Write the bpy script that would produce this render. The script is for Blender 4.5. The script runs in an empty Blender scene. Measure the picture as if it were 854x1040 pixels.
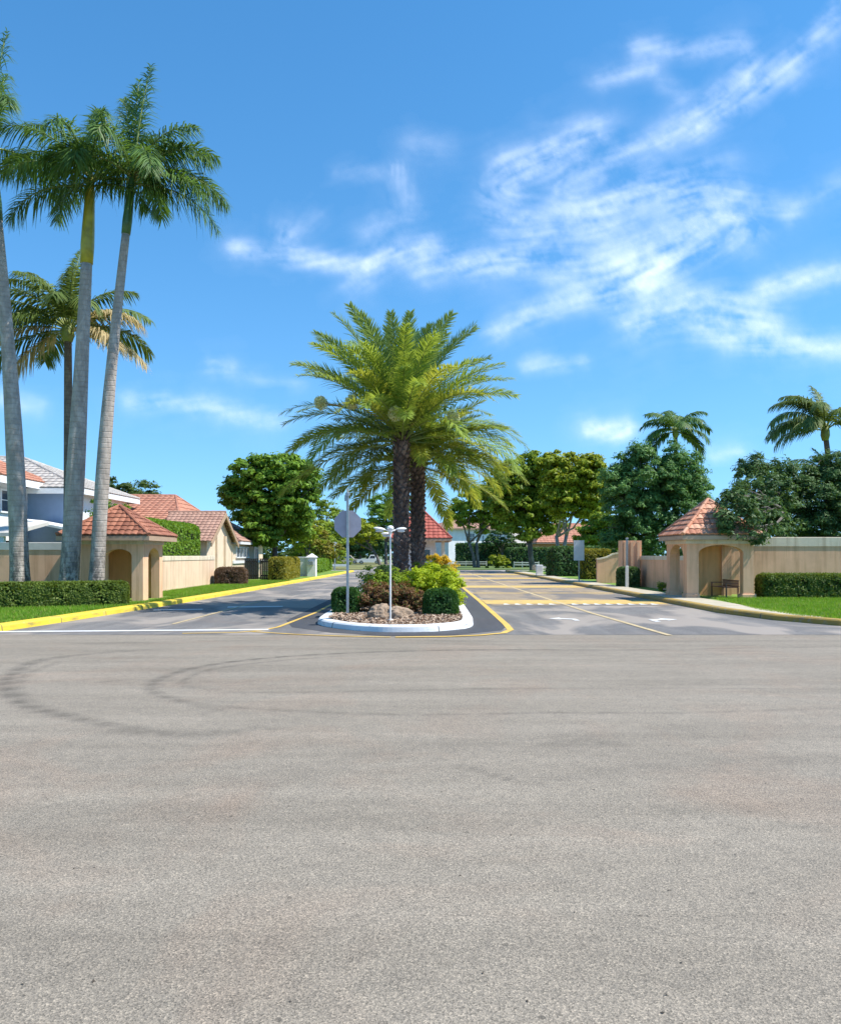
import bpy, math, random
import numpy as np
from mathutils import Vector, Matrix

random.seed(7)
sc = bpy.context.scene
C = sc.collection
R = math.radians
F = 854.0            # focal length in photo pixels
CX, HY, CH = 427.0, 564.0, 1.65


def wx(px, d):
    return (px - CX) / F * d


def wz(py, d):
    return CH + (HY - py) / F * d


# ------------------------------------------------------------------ materials
def new_mat(name):
    m = bpy.data.materials.new(name)
    m.use_nodes = True
    nt = m.node_tree
    return m, nt, nt.nodes['Principled BSDF']


def N(nt, t, **kw):
    n = nt.nodes.new(t)
    for k, v in kw.items():
        setattr(n, k, v)
    return n


def L(nt, a, b):
    nt.links.new(a, b)


def ramp(nt, fac, stops, interp='LINEAR'):
    r = N(nt, 'ShaderNodeValToRGB')
    r.color_ramp.interpolation = interp
    el = r.color_ramp.elements
    while len(el) < len(stops):
        el.new(0.5)
    for e, (p, c) in zip(el, stops):
        e.position = p
        e.color = (c[0], c[1], c[2], 1)
    L(nt, fac, r.inputs['Fac'])
    return r.outputs['Color']


def pos(nt):
    return N(nt, 'ShaderNodeNewGeometry').outputs['Position']


def noise(nt, vec, scale, detail=4, rough=.55, dist=0.0):
    n = N(nt, 'ShaderNodeTexNoise')
    n.inputs['Scale'].default_value = scale
    n.inputs['Detail'].default_value = detail
    n.inputs['Roughness'].default_value = rough
    n.inputs['Distortion'].default_value = dist
    if vec is not None:
        L(nt, vec, n.inputs['Vector'])
    return n.outputs['Fac']


def scaled(nt, vec, s):
    m = N(nt, 'ShaderNodeMapping')
    m.inputs['Scale'].default_value = s
    L(nt, vec, m.inputs['Vector'])
    return m.outputs['Vector']


def mixc(nt, fac, a, b, blend='MIX'):
    m = N(nt, 'ShaderNodeMix', data_type='RGBA', blend_type=blend)
    for sock, v in ((m.inputs[0], fac), (m.inputs[6], a), (m.inputs[7], b)):
        if isinstance(v, (int, float)):
            sock.default_value = v
        elif isinstance(v, (tuple, list)):
            sock.default_value = (v[0], v[1], v[2], 1)
        else:
            L(nt, v, sock)
    return m.outputs[2]


def mth(nt, op, a, b=None, c=None, clamp=False):
    m = N(nt, 'ShaderNodeMath', operation=op)
    m.use_clamp = clamp
    for i, v in enumerate((a, b, c)):
        if v is None:
            continue
        if isinstance(v, (int, float)):
            m.inputs[i].default_value = v
        else:
            L(nt, v, m.inputs[i])
    return m.outputs[0]


def bump(nt, bsdf, h, strength=.3, dist=.02):
    b = N(nt, 'ShaderNodeBump')
    b.inputs['Strength'].default_value = strength
    b.inputs['Distance'].default_value = dist
    L(nt, h, b.inputs['Height'])
    L(nt, b.outputs['Normal'], bsdf.inputs['Normal'])


def plain(name, col, rough=.6, var=.12, scale=3.0, metal=0.0, bumps=0.0, bscale=60, spec=None):
    """Base colour with blotchy weathering and an optional fine bump."""
    m, nt, b = new_mat(name)
    p = pos(nt)
    f = noise(nt, p, scale, 5, .6)
    lo = [c * (1 - var) for c in col]
    hi = [min(1, c * (1 + var)) for c in col]
    L(nt, ramp(nt, f, [(.3, lo), (.7, hi)]), b.inputs['Base Color'])
    b.inputs['Roughness'].default_value = rough
    b.inputs['Metallic'].default_value = metal
    if spec is not None:
        b.inputs['Specular IOR Level'].default_value = spec
    if bumps:
        bump(nt, b, noise(nt, p, bscale, 4, .6), bumps, .02)
    return m


def leaf_mat(name, dark, light, transl=.35, rough=.42, patch=1.2, third=None, third_amt=.25, spec=.22):
    m, nt, b = new_mat(name)
    g = N(nt, 'ShaderNodeNewGeometry')
    rnd = g.outputs['Random Per Island']
    pn = noise(nt, g.outputs['Position'], patch, 2, .5)
    f = mth(nt, 'ADD', mth(nt, 'MULTIPLY', rnd, .55), mth(nt, 'MULTIPLY', mth(nt, 'SUBTRACT', pn, .28), 1.0), clamp=True)
    col = ramp(nt, f, [(.05, dark), (.95, light)])
    if third:
        r2 = mth(nt, 'FRACT', mth(nt, 'MULTIPLY', rnd, 37.7))
        col = mixc(nt, mth(nt, 'LESS_THAN', r2, third_amt), col, third)
    L(nt, col, b.inputs['Base Color'])
    b.inputs['Roughness'].default_value = max(rough, .52)
    b.inputs['Specular IOR Level'].default_value = spec
    t = N(nt, 'ShaderNodeBsdfTranslucent')
    L(nt, mixc(nt, .5, col, (min(1, light[0] * 1.5), min(1, light[1] * 1.35), light[2] * .6)), t.inputs['Color'])
    mx = N(nt, 'ShaderNodeMixShader')
    mx.inputs[0].default_value = transl
    L(nt, b.outputs[0], mx.inputs[1])
    L(nt, t.outputs[0], mx.inputs[2])
    L(nt, mx.outputs[0], nt.nodes['Material Output'].inputs['Surface'])
    return m


def asphalt_mat(name, lo, hi, marks=False, patches=None, grain=.35):
    m, nt, b = new_mat(name)
    p = pos(nt)
    big = noise(nt, p, .35, 5, .6, .4)
    col = ramp(nt, big, [(.3, lo), (.7, hi)])
    # long streaks along the way traffic runs
    st = noise(nt, scaled(nt, p, (.25, 1.6, 1)) if marks else scaled(nt, p, (1.8, .12, 1)), 1.0, 4, .6)
    col = mixc(nt, .5, col, ramp(nt, st, [(.3, [c * .80 for c in lo]), (.7, [c * 1.10 for c in hi])]))
    # stone chips
    v = N(nt, 'ShaderNodeTexVoronoi')
    v.inputs['Scale'].default_value = 150
    L(nt, p, v.inputs['Vector'])
    sep = N(nt, 'ShaderNodeSeparateColor')
    L(nt, v.outputs['Color'], sep.inputs[0])
    chips = ramp(nt, sep.outputs[0], [(0, (.45, .45, .44)), (.35, (.85, .85, .85)), (.8, (1.1, 1.08, 1.05)), (1, (1.6, 1.56, 1.5))])
    col = mixc(nt, grain * 1.6, col, mixc(nt, 1.0, col, chips, 'MULTIPLY'))
    fine = noise(nt, p, 75, 6, .75)
    col = mixc(nt, grain * 1.5, col, mixc(nt, 1.0, col, ramp(nt, fine, [(.25, (.4, .4, .4)), (.5, (1, 1, 1)), (.75, (1.5, 1.48, 1.44))]), 'MULTIPLY'))
    med = noise(nt, p, 6, 5, .7)
    col = mixc(nt, .5, col, mixc(nt, 1.0, col, ramp(nt, med, [(.3, (.78, .78, .78)), (.7, (1.16, 1.15, 1.13))]), 'MULTIPLY'))
    tint = noise(nt, p, .55, 4, .6, .8)
    col = mixc(nt, ramp(nt, tint, [(.50, (0, 0, 0)), (.72, (.5, .5, .5))]), col, mixc(nt, 1.0, col, (1.10, .93, .86), 'MULTIPLY'))
    blot = noise(nt, p, 2.3, 5, .7)
    col = mixc(nt, ramp(nt, blot, [(.62, (0, 0, 0)), (.74, (.4, .4, .4))]), col, [c * .5 for c in lo])
    # pits and oil spots
    v2 = N(nt, 'ShaderNodeTexVoronoi')
    v2.inputs['Scale'].default_value = 3.1
    L(nt, p, v2.inputs['Vector'])
    spot = mth(nt, 'LESS_THAN', mth(nt, 'ADD', v2.outputs['Distance'], mth(nt, 'MULTIPLY', fine, .03)), .060)
    col = mixc(nt, mth(nt, 'MULTIPLY', spot, .55), col, [c * .25 for c in lo])
    if marks:
        a = N(nt, 'ShaderNodeAttribute')
        a.attribute_name = 'tyre_marks'
        br = ramp(nt, noise(nt, p, 9, 5, .7), [(.25, (.25, .25, .25)), (.65, (1, 1, 1))])
        k = mth(nt, 'MULTIPLY', a.outputs['Fac'], br, clamp=True)
        col = mixc(nt, k, col, [c * .30 for c in lo])
    if patches:
        pf = noise(nt, scaled(nt, p, (.5, .22, 1)), 1.0, 3, .5, .6)
        col = mixc(nt, ramp(nt, pf, [(.48, (0, 0, 0)), (.56, (1, 1, 1))]), col, mixc(nt, .75, col, patches))
    L(nt, col, b.inputs['Base Color'])
    b.inputs['Roughness'].default_value = .8
    b.inputs['Specular IOR Level'].default_value = .3
    h = mth(nt, 'ADD', v.outputs['Distance'], fine)
    bump(nt, b, h, .4, .006)
    return m


def paint_mat(name, col, under, wear=.45, scale=7, joints=0):
    m, nt, b = new_mat(name)
    p = pos(nt)
    f = noise(nt, p, scale, 6, .72)
    k = ramp(nt, f, [(wear - .1, (0, 0, 0)), (wear + .05, (1, 1, 1))])
    c2 = ramp(nt, noise(nt, p, 1.1, 4), [(.3, [c * .8 for c in col]), (.7, col)])
    out = mixc(nt, k, under, c2)
    if joints:
        sx = N(nt, 'ShaderNodeSeparateXYZ')
        L(nt, p, sx.inputs[0])
        fr = mth(nt, 'FRACT', mth(nt, 'MULTIPLY', mth(nt, 'ADD', sx.outputs[1], mth(nt, 'MULTIPLY', sx.outputs[0], .35)), joints))
        out = mixc(nt, mth(nt, 'MULTIPLY', mth(nt, 'LESS_THAN', fr, .016), .8), out, (.08, .07, .06))
        sc_ = noise(nt, scaled(nt, p, (2, 1.1, 7)), 1.3, 5, .7)
        out = mixc(nt, ramp(nt, sc_, [(.55, (0, 0, 0)), (.68, (.75, .75, .75))]), out, mixc(nt, .75, out, (.12, .11, .10)))
    L(nt, out, b.inputs['Base Color'])
    b.inputs['Roughness'].default_value = .7
    bump(nt, b, noise(nt, p, 45, 4), .25, .01)
    return m


def stucco(name, col, stain=(.5, .42, .33), amt=.5):
    m, nt, b = new_mat(name)
    p = pos(nt)
    f = noise(nt, p, 1.4, 6, .65)
    base = ramp(nt, f, [(.25, [c * .86 for c in col]), (.75, [min(1, c * 1.08) for c in col])])
    drip = noise(nt, scaled(nt, p, (5, 5, .35)), 1.0, 5, .65)
    k = ramp(nt, drip, [(.48, (0, 0, 0)), (.70, (amt * 1.3, amt * 1.3, amt * 1.3))])
    L(nt, mixc(nt, k, base, [c * s for c, s in zip(col, stain)]), b.inputs['Base Color'])
    b.inputs['Roughness'].default_value = .88
    b.inputs['Specular IOR Level'].default_value = .2
    bump(nt, b, noise(nt, p, 55, 5, .7), .5, .015)
    return m


def tile_mat(name, cols):
    m, nt, b = new_mat(name)
    g = N(nt, 'ShaderNodeNewGeometry')
    rnd = g.outputs['Random Per Island']
    n = len(cols)
    col = ramp(nt, rnd, [(i / max(1, n - 1), c) for i, c in enumerate(cols)])
    f = noise(nt, g.outputs['Position'], 2.2, 5, .65)
    col = mixc(nt, .6, col, mixc(nt, 1.0, col, ramp(nt, f, [(.3, (.62, .6, .58)), (.7, (1.15, 1.12, 1.1))]), 'MULTIPLY'))
    L(nt, col, b.inputs['Base Color'])
    b.inputs['Roughness'].default_value = .75
    return m


def trunk_mat(name, lo, hi, ring=0.0, ringscale=5.0, stain=None, stain_h=2.5):
    m, nt, b = new_mat(name)
    p = pos(nt)
    f = noise(nt, scaled(nt, p, (3, 3, 1.2)), 1.6, 6, .7, .5)
    col = ramp(nt, f, [(.3, [c * .75 for c in lo]), (.48, lo), (.7, hi)])
    h = f
    if ring:
        sx = N(nt, 'ShaderNodeSeparateXYZ')
        L(nt, p, sx.inputs[0])
        zz = mth(nt, 'ADD', mth(nt, 'MULTIPLY', sx.outputs[2], ringscale), mth(nt, 'MULTIPLY', noise(nt, p, .9, 2), 1.0))
        fr = mth(nt, 'FRACT', zz)
        k = ramp(nt, fr, [(0, (1, 1, 1)), (.10, (0, 0, 0)), (.90, (0, 0, 0)), (1, (1, 1, 1))])
        col = mixc(nt, mth(nt, 'MULTIPLY', k, ring), col, [c * .45 for c in lo])
        h = mth(nt, 'SUBTRACT', f, mth(nt, 'MULTIPLY', k, .5))
        if stain:
            low = mth(nt, 'SUBTRACT', 1.15, mth(nt, 'DIVIDE', sx.outputs[2], stain_h), clamp=True)
            sn = noise(nt, scaled(nt, p, (3, 3, 1.5)), 2.2, 6, .75)
            kk = mth(nt, 'MULTIPLY', low, ramp(nt, sn, [(.44, (0, 0, 0)), (.56, (1, 1, 1))]), clamp=True)
            col = mixc(nt, kk, col, stain)
    L(nt, col, b.inputs['Base Color'])
    b.inputs['Roughness'].default_value = .85
    bump(nt, b, h, .6, .04)
    return m


M = {}
M['road'] = asphalt_mat('worn_asphalt', (.232, .200, .156), (.296, .258, .206), marks=True, grain=.55)
M['drive'] = asphalt_mat('drive_asphalt', (.135, .130, .127), (.225, .213, .20), patches=(.35, .30, .25), grain=.4)
M['gutter'] = asphalt_mat('sealed_asphalt', (.060, .062, .070), (.088, .090, .098), grain=.3)
M['table'] = asphalt_mat('tan_asphalt', (.27, .215, .15), (.36, .29, .205), patches=(.14, .135, .135), grain=.35)
M['yellow'] = paint_mat('yellow_paint', (.74, .47, .09), (.22, .19, .15), .40)
M['cream'] = paint_mat('faded_yellow_paint', (.60, .46, .24), (.25, .22, .18), .44)
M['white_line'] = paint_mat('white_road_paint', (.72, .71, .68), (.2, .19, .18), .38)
M['kerb_yellow'] = paint_mat('kerb_yellow_paint', (.80, .58, .045), (.42, .36, .2), .35, 5, .4)
M['kerb_tan'] = paint_mat('worn_kerb_paint', (.42, .27, .05), (.30, .25, .17), .42, 5, .4)
M['kerb_white'] = paint_mat('kerb_white_paint', (.82, .82, .80), (.5, .48, .44), .33, 5, .6)
M['walk'] = plain('sidewalk_concrete', (.46, .40, .29), .85, .18, 1.6, bumps=.3)
M['lawn'] = plain('lawn_turf', (.15, .25, .03), .9, .35, 1.8, bumps=.9, bscale=40)
M['ground'] = plain('dry_ground', (.10, .14, .05), .95, .3, .4)
M['blade'] = leaf_mat('grass_blade', (0.08, 0.2, 0.014), (0.24, 0.42, 0.035), .4, .5, .8, (.34, .31, .10), .14)
M['bed'] = plain('bark_bed', (.20, .12, .075), .95, .35, 6, bumps=.8, bscale=30)
M['peach'] = stucco('peach_stucco', (.82, .51, .32))
M['peach_light'] = stucco('cream_stucco', (.76, .55, .38), amt=.35)
M['peach_cap'] = stucco('cream_cap', (.70, .60, .45), amt=.4)
M['ochre'] = stucco('ochre_stucco', (.82, .43, .19), amt=.3)
M['tan'] = stucco('tan_stucco', (.78, .46, .28), amt=.4)
M['white_wall'] = stucco('white_stucco', (.78, .78, .78), (.8, .8, .8), .3)
M['blue_shade_wall'] = stucco('blue_shade_stucco', (.22, .31, .45), (.8, .8, .8), .25)  # blue carries the shade on the house front in its colour
M['beige_wall'] = stucco('beige_stucco', (.74, .59, .43), (.7, .65, .6), .3)
M['trim'] = plain('white_trim', (.76, .76, .75), .5, .06)
M['fascia'] = plain('brown_fascia', (.42, .29, .19), .6, .12)
M['soffit'] = plain('grey_soffit', (.55, .52, .46), .7, .08)
M['terracotta'] = tile_mat('terracotta_tile', [(.21, .075, .042), (.31, .115, .065), (.38, .16, .095), (.26, .095, .055)])
M['pink_tile'] = tile_mat('pink_tile', [(.44, .165, .085), (.58, .27, .16), (.64, .35, .225), (.50, .21, .12), (.36, .14, .08)])
M['red_tile'] = tile_mat('red_tile', [(.34, .075, .05), (.42, .11, .075), (.38, .09, .06)])
M['orange_tile'] = tile_mat('orange_tile', [(.40, .165, .10), (.49, .23, .145), (.44, .195, .12)])
M['grey_tile'] = tile_mat('grey_tile', [(.40, .37, .33), (.48, .45, .41), (.44, .40, .36)])
M['brown_tile'] = tile_mat('brown_tile', [(.34, .19, .135), (.42, .25, .18), (.38, .215, .155)])
M['glass'] = plain('window_glass', (.03, .045, .06), .08, .2, spec=.8)
M['dark'] = plain('dark_opening', (.02, .018, .016), .8, .2)
M['steel'] = plain('galvanised_steel', (.33, .37, .38), .45, .15, 9, metal=.6)
M['sign_back'] = plain('sign_back', (.36, .34, .38), .5, .1, 4, metal=.3)
M['sign_red'] = plain('sign_red', (.5, .02, .02), .4, .05)
M['sign_white'] = plain('sign_panel_white', (.70, .71, .71), .45, .06, 4)
M['pole_white'] = plain('white_pole_paint', (.72, .70, .65), .5, .12, 6)
M['lamp_white'] = plain('lamp_housing', (.80, .80, .79), .35, .06)
M['lamp_lens'] = plain('lamp_lens', (.55, .62, .66), .15, .05)
M['bronze'] = plain('bronze_metal', (.16, .085, .065), .5, .2, 8, metal=.3)
M['car_white'] = plain('white_car_paint', (.80, .80, .80), .25, .03)
M['car_tan'] = plain('beige_car_paint', (.52, .45, .36), .3, .03)
M['rubber'] = plain('rubber', (.02, .02, .02), .8, .1)
M['tail'] = plain('red_lens', (.5, .02, .02), .2, .05)
M['rail'] = plain('weathered_rail', (.62, .58, .48), .75, .15)
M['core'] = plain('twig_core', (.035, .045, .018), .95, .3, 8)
M['bark'] = trunk_mat('bark', (.10, .085, .07), (.24, .21, .18))
M['bark_pale'] = trunk_mat('pale_bark', (.22, .19, .16), (.42, .38, .33))
M['royal_trunk'] = trunk_mat('royal_palm_trunk', (.35, .30, .255), (.54, .475, .41), .16, 6.0, (.03, .028, .025), 2.6)
M['coco_trunk'] = trunk_mat('coconut_trunk', (.16, .12, .09), (.27, .22, .17), .5, 6)
M['date_trunk'] = trunk_mat('date_trunk', (.10, .065, .055), (.21, .145, .125))
M['boot'] = trunk_mat('leaf_boot', (.10, .06, .05), (.33, .235, .20))
M['crownshaft'] = plain('crownshaft_yellow', (.34, .30, .03), .4, .3, 3)
M['crownshaft_green'] = plain('crownshaft_green', (.055, .13, .05), .4, .3, 3)
M['rachis'] = plain('rachis_green', (.22, .26, .06), .5, .2)
M['rachis_tan'] = plain('rachis_tan', (.42, .25, .12), .6, .2)
M['royal_leaf'] = leaf_mat('royal_palm_leaf', (0.025, 0.07, 0.016), (0.15, 0.27, 0.055), .30, .5, 1.0, spec=.35)
M['coco_leaf'] = leaf_mat('coconut_leaf', (0.035, 0.075, 0.02), (0.2, 0.27, 0.07), .3, .35, .8)
M['coco_dry'] = leaf_mat('dry_frond', (0.34, 0.26, 0.13), (0.6, 0.5, 0.29), .3, .6, .8)
M['date_leaf_blue'] = leaf_mat('date_leaf_blue', (0.09, 0.17, 0.06), (0.29, 0.41, 0.15), .3, .35, .8)
M['date_leaf'] = leaf_mat('date_leaf', (0.13, 0.21, 0.03), (0.4, 0.51, 0.1), .38, .38, .8)
M['date_leaf_gold'] = leaf_mat('date_leaf_gold', (0.19, 0.25, 0.03), (0.48, 0.52, 0.1), .4, .4, .8)
M['flower'] = leaf_mat('flower_strands', (0.6, 0.56, 0.25), (0.9, 0.86, 0.5), .3, .6, 2)
M['tree_leaf'] = leaf_mat('broad_leaf', (0.03, 0.09, 0.01), (0.25, 0.41, 0.04), .32, .38, .7)
M['tree_lime'] = leaf_mat('lime_leaf', (0.075, 0.13, 0.01), (0.4, 0.45, 0.03), .36, .4, .5)
M['tree_mid'] = leaf_mat('mid_leaf', (0.05, 0.115, 0.012), (0.34, 0.44, 0.04), .34, .4, .5)
M['tree_blue'] = leaf_mat('blue_leaf', (0.032, 0.095, 0.03), (0.19, 0.36, 0.1), .3, .4, .6)
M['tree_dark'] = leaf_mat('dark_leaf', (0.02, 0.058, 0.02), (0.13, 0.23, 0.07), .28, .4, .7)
M['tree_far'] = leaf_mat('far_leaf', (.03, .06, .015), (.11, .17, .035), .3, .5, .3)
M['hedge_leaf'] = leaf_mat('hedge_leaf', (0.035, 0.075, 0.012), (0.21, 0.28, 0.05), .3, .4, 3)
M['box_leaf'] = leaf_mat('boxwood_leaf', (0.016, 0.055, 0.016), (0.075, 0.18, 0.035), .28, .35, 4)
M['lime_shrub'] = leaf_mat('lime_shrub_leaf', (0.2, 0.3, 0.012), (0.52, 0.62, 0.04), .4, .4, 3)
M['green_shrub'] = leaf_mat('green_shrub_leaf', (0.09, 0.17, 0.015), (0.33, 0.44, 0.05), .36, .4, 3)
M['brown_shrub'] = leaf_mat('copper_leaf', (0.075, 0.038, 0.022), (0.3, 0.16, 0.075), .3, .4, 4, (.10, .13, .03), .28)
M['purple_shrub'] = leaf_mat('purple_leaf', (0.06, 0.036, 0.028), (0.26, 0.17, 0.115), .3, .45, 4)
M['gold_shrub'] = leaf_mat('golden_leaf', (0.4, 0.24, 0.012), (0.8, 0.55, 0.03), .4, .4, 4)
M['orange_shrub'] = leaf_mat('amber_leaf', (0.09, 0.12, 0.015), (0.36, 0.31, 0.045), .35, .4, 2)
M['hedge_bright'] = leaf_mat('wall_hedge_leaf', (0.055, 0.14, 0.012), (0.22, 0.36, 0.035), .38, .4, 1.6)
M['rock'] = plain('limestone', (.30, .215, .145), .9, .35, 5, bumps=.9, bscale=12)
M['chip'] = tile_mat('bark_chip', [(.20, .11, .06), (.42, .30, .20), (.55, .44, .33), (.30, .19, .12)])


# ------------------------------------------------------------------ object helpers
def origin_of(o):
    v = Vector((0, 0, 0))
    while o is not None:
        v += o.location
        o = o.parent
    return v


def tag(o, label=None, cat=None, group=None, kind=None):
    for k, v in (('label', label), ('category', cat), ('group', group), ('kind', kind)):
        if v:
            o[k] = v
    return o


def thing(name, label, cat, loc, group=None):
    o = bpy.data.objects.new(name, None)
    C.objects.link(o)
    o.location = loc
    o.empty_display_size = .3
    return tag(o, label, cat, group)


def link_mesh(name, V, faces, mats, parent=None, mi=None, smooth=False):
    """V world coordinates (n,3); faces list of lists or an (m,k) array."""
    V = np.asarray(V, dtype=np.float64).reshape(-1, 3)
    if parent is not None:
        V = V - np.array(origin_of(parent))
    me = bpy.data.meshes.new(name)
    if isinstance(faces, np.ndarray):
        m, k = faces.shape
        me.vertices.add(len(V))
        me.vertices.foreach_set('co', V.astype(np.float32).ravel())
        me.loops.add(m * k)
        me.loops.foreach_set('vertex_index', faces.astype(np.int32).ravel())
        me.polygons.add(m)
        me.polygons.foreach_set('loop_start', np.arange(0, m * k, k, dtype=np.int32))
        me.update(calc_edges=True)
        me.validate()
    else:
        me.from_pydata([tuple(v) for v in V], [], faces)
        me.update()
    if not isinstance(mats, (list, tuple)):
        mats = [mats]
    for m_ in mats:
        me.materials.append(m_)
    if mi is not None:
        me.polygons.foreach_set('material_index', np.asarray(mi, dtype=np.int32))
    if smooth:
        me.polygons.foreach_set('use_smooth', np.ones(len(me.polygons), dtype=bool))
    o = bpy.data.objects.new(name, me)
    C.objects.link(o)
    if parent is not None:
        o.parent = parent
    return o


class MB:
    def __init__(s):
        s.v, s.f, s.m = [], [], []

    def add(s, vs, fs, m=0):
        b = len(s.v)
        s.v += [tuple(v) for v in vs]
        s.f += [[i + b for i in f] for f in fs]
        s.m += [m] * len(fs)
        return s

    def box(s, x0, x1, y0, y1, z0, z1, m=0, bev=0.0):
        if bev <= 0:
            vs = [(x0, y0, z0), (x1, y0, z0), (x1, y1, z0), (x0, y1, z0), (x0, y0, z1), (x1, y0, z1), (x1, y1, z1), (x0, y1, z1)]
            fs = [[3, 2, 1, 0], [4, 5, 6, 7], [0, 1, 5, 4], [1, 2, 6, 5], [2, 3, 7, 6], [3, 0, 4, 7]]
            return s.add(vs, fs, m)
        b = bev
        ring = [(x0 + b, y0), (x1 - b, y0), (x1, y0 + b), (x1, y1 - b), (x1 - b, y1), (x0 + b, y1), (x0, y1 - b), (x0, y0 + b)]
        cx, cy = (x0 + x1) / 2, (y0 + y1) / 2
        ins = [(x - (b * .8 if x > cx else -b * .8), y - (b * .8 if y > cy else -b * .8)) for x, y in ring]
        vs = [(x, y, z0) for x, y in ring] + [(x, y, z1 - b) for x, y in ring] + [(x, y, z1) for x, y in ins]
        fs = [list(range(7, -1, -1)), list(range(16, 24))]
        for k in range(2):
            for i in range(8):
                j = (i + 1) % 8
                fs.append([k * 8 + i, k * 8 + j, k * 8 + 8 + j, k * 8 + 8 + i])
        return s.add(vs, fs, m)

    def prism(s, pts, z0, z1, m=0):
        n = len(pts)
        vs = [(x, y, z0) for x, y in pts] + [(x, y, z1) for x, y in pts]
        fs = [list(range(n - 1, -1, -1)), list(range(n, 2 * n))]
        fs += [[i, (i + 1) % n, n + (i + 1) % n, n + i] for i in range(n)]
        return s.add(vs, fs, m)

    def tube(s, pts, rads, n=10, m=0, cap=True):
        pts = [Vector(p) for p in pts]
        if isinstance(rads, (int, float)):
            rads = [rads] * len(pts)
        vs, fs = [], []
        ref = None
        for i, p in enumerate(pts):
            t = (pts[min(i + 1, len(pts) - 1)] - pts[max(i - 1, 0)]).normalized()
            if ref is None:
                ref = t.orthogonal().normalized()
            a = (ref - t * ref.dot(t)).normalized()
            ref = a
            b = t.cross(a)
            for k in range(n):
                th = 2 * math.pi * k / n
                vs.append(p + (a * math.cos(th) + b * math.sin(th)) * rads[i])
        for i in range(len(pts) - 1):
            for k in range(n):
                k2 = (k + 1) % n
                fs.append([i * n + k, i * n + k2, (i + 1) * n + k2, (i + 1) * n + k])
        if cap:
            fs.append(list(range(n - 1, -1, -1)))
            fs.append([(len(pts) - 1) * n + k for k in range(n)])
        return s.add(vs, fs, m)

    def blob(s, c, r, nu=16, nv=10, m=0, fn=None):
        vs, fs = [], []
        for i in range(nv + 1):
            ph = math.pi * i / nv - math.pi / 2
            for k in range(nu):
                th = 2 * math.pi * k / nu
                d = Vector((math.cos(ph) * math.cos(th), math.cos(ph) * math.sin(th), math.sin(ph)))
                q = fn(d) if fn else 1.0
                vs.append((c[0] + d.x * r[0] * q, c[1] + d.y * r[1] * q, c[2] + d.z * r[2] * q))
        for i in range(nv):
            for k in range(nu):
                k2 = (k + 1) % nu
                fs.append([i * nu + k, i * nu + k2, (i + 1) * nu + k2, (i + 1) * nu + k])
        return s.add(vs, fs, m)

    def build(s, name, mats, parent=None, smooth=False):
        return link_mesh(name, s.v, s.f, mats, parent, s.m, smooth)


def rotated(mb, c, yaw):
    ca, sa = math.cos(yaw), math.sin(yaw)
    mb.v = [(c[0] + (x - c[0]) * ca - (y - c[1]) * sa, c[1] + (x - c[0]) * sa + (y - c[1]) * ca, z) for x, y, z in mb.v]
    return mb


def sheet(name, poly, z, mat):
    o = link_mesh(name, [(x, y, z) for x, y in poly], [list(range(len(poly)))], mat)
    o['kind'] = 'structure'
    return o


def strip_poly(path, w):
    """outline of a ribbon of width w along path"""
    P = [Vector((x, y)) for x, y in path]
    Lf, Rt = [], []
    for i, p in enumerate(P):
        t = (P[min(i + 1, len(P) - 1)] - P[max(i - 1, 0)]).normalized()
        n = Vector((-t.y, t.x)) * (w / 2)
        Lf.append(p + n)
        Rt.append(p - n)
    return Lf, Rt


def ribbon(mb, path, w, z, m=0):
    Lf, Rt = strip_poly(path, w)
    n = len(path)
    vs = [(p.x, p.y, z) for p in Rt] + [(p.x, p.y, z) for p in Lf]
    mb.add(vs, [[i, i + 1, n + i + 1, n + i] for i in range(n - 1)], m)


# ------------------------------------------------------------------ foliage
def rhombs(P, Nrm, a, b, rng):
    """leaf-sized rhombic faces at P facing Nrm"""
    n = len(P)
    Nn = Nrm / (np.linalg.norm(Nrm, axis=1, keepdims=True) + 1e-9)
    t = rng.normal(size=(n, 3))
    u = np.cross(Nn, t)
    u /= np.linalg.norm(u, axis=1, keepdims=True) + 1e-9
    w = np.cross(Nn, u)
    a = np.asarray(a).reshape(-1, 1)
    b = np.asarray(b).reshape(-1, 1)
    V = np.empty((n, 4, 3))
    V[:, 0] = P - u * a
    V[:, 1] = P + w * b
    V[:, 2] = P + u * a - Nn * a * .3
    V[:, 3] = P - w * b
    return V.reshape(-1, 3), np.arange(n * 4).reshape(n, 4)


def sphere_dirs(n, rng):
    d = rng.normal(size=(n, 3))
    return d / np.linalg.norm(d, axis=1, keepdims=True)


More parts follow.
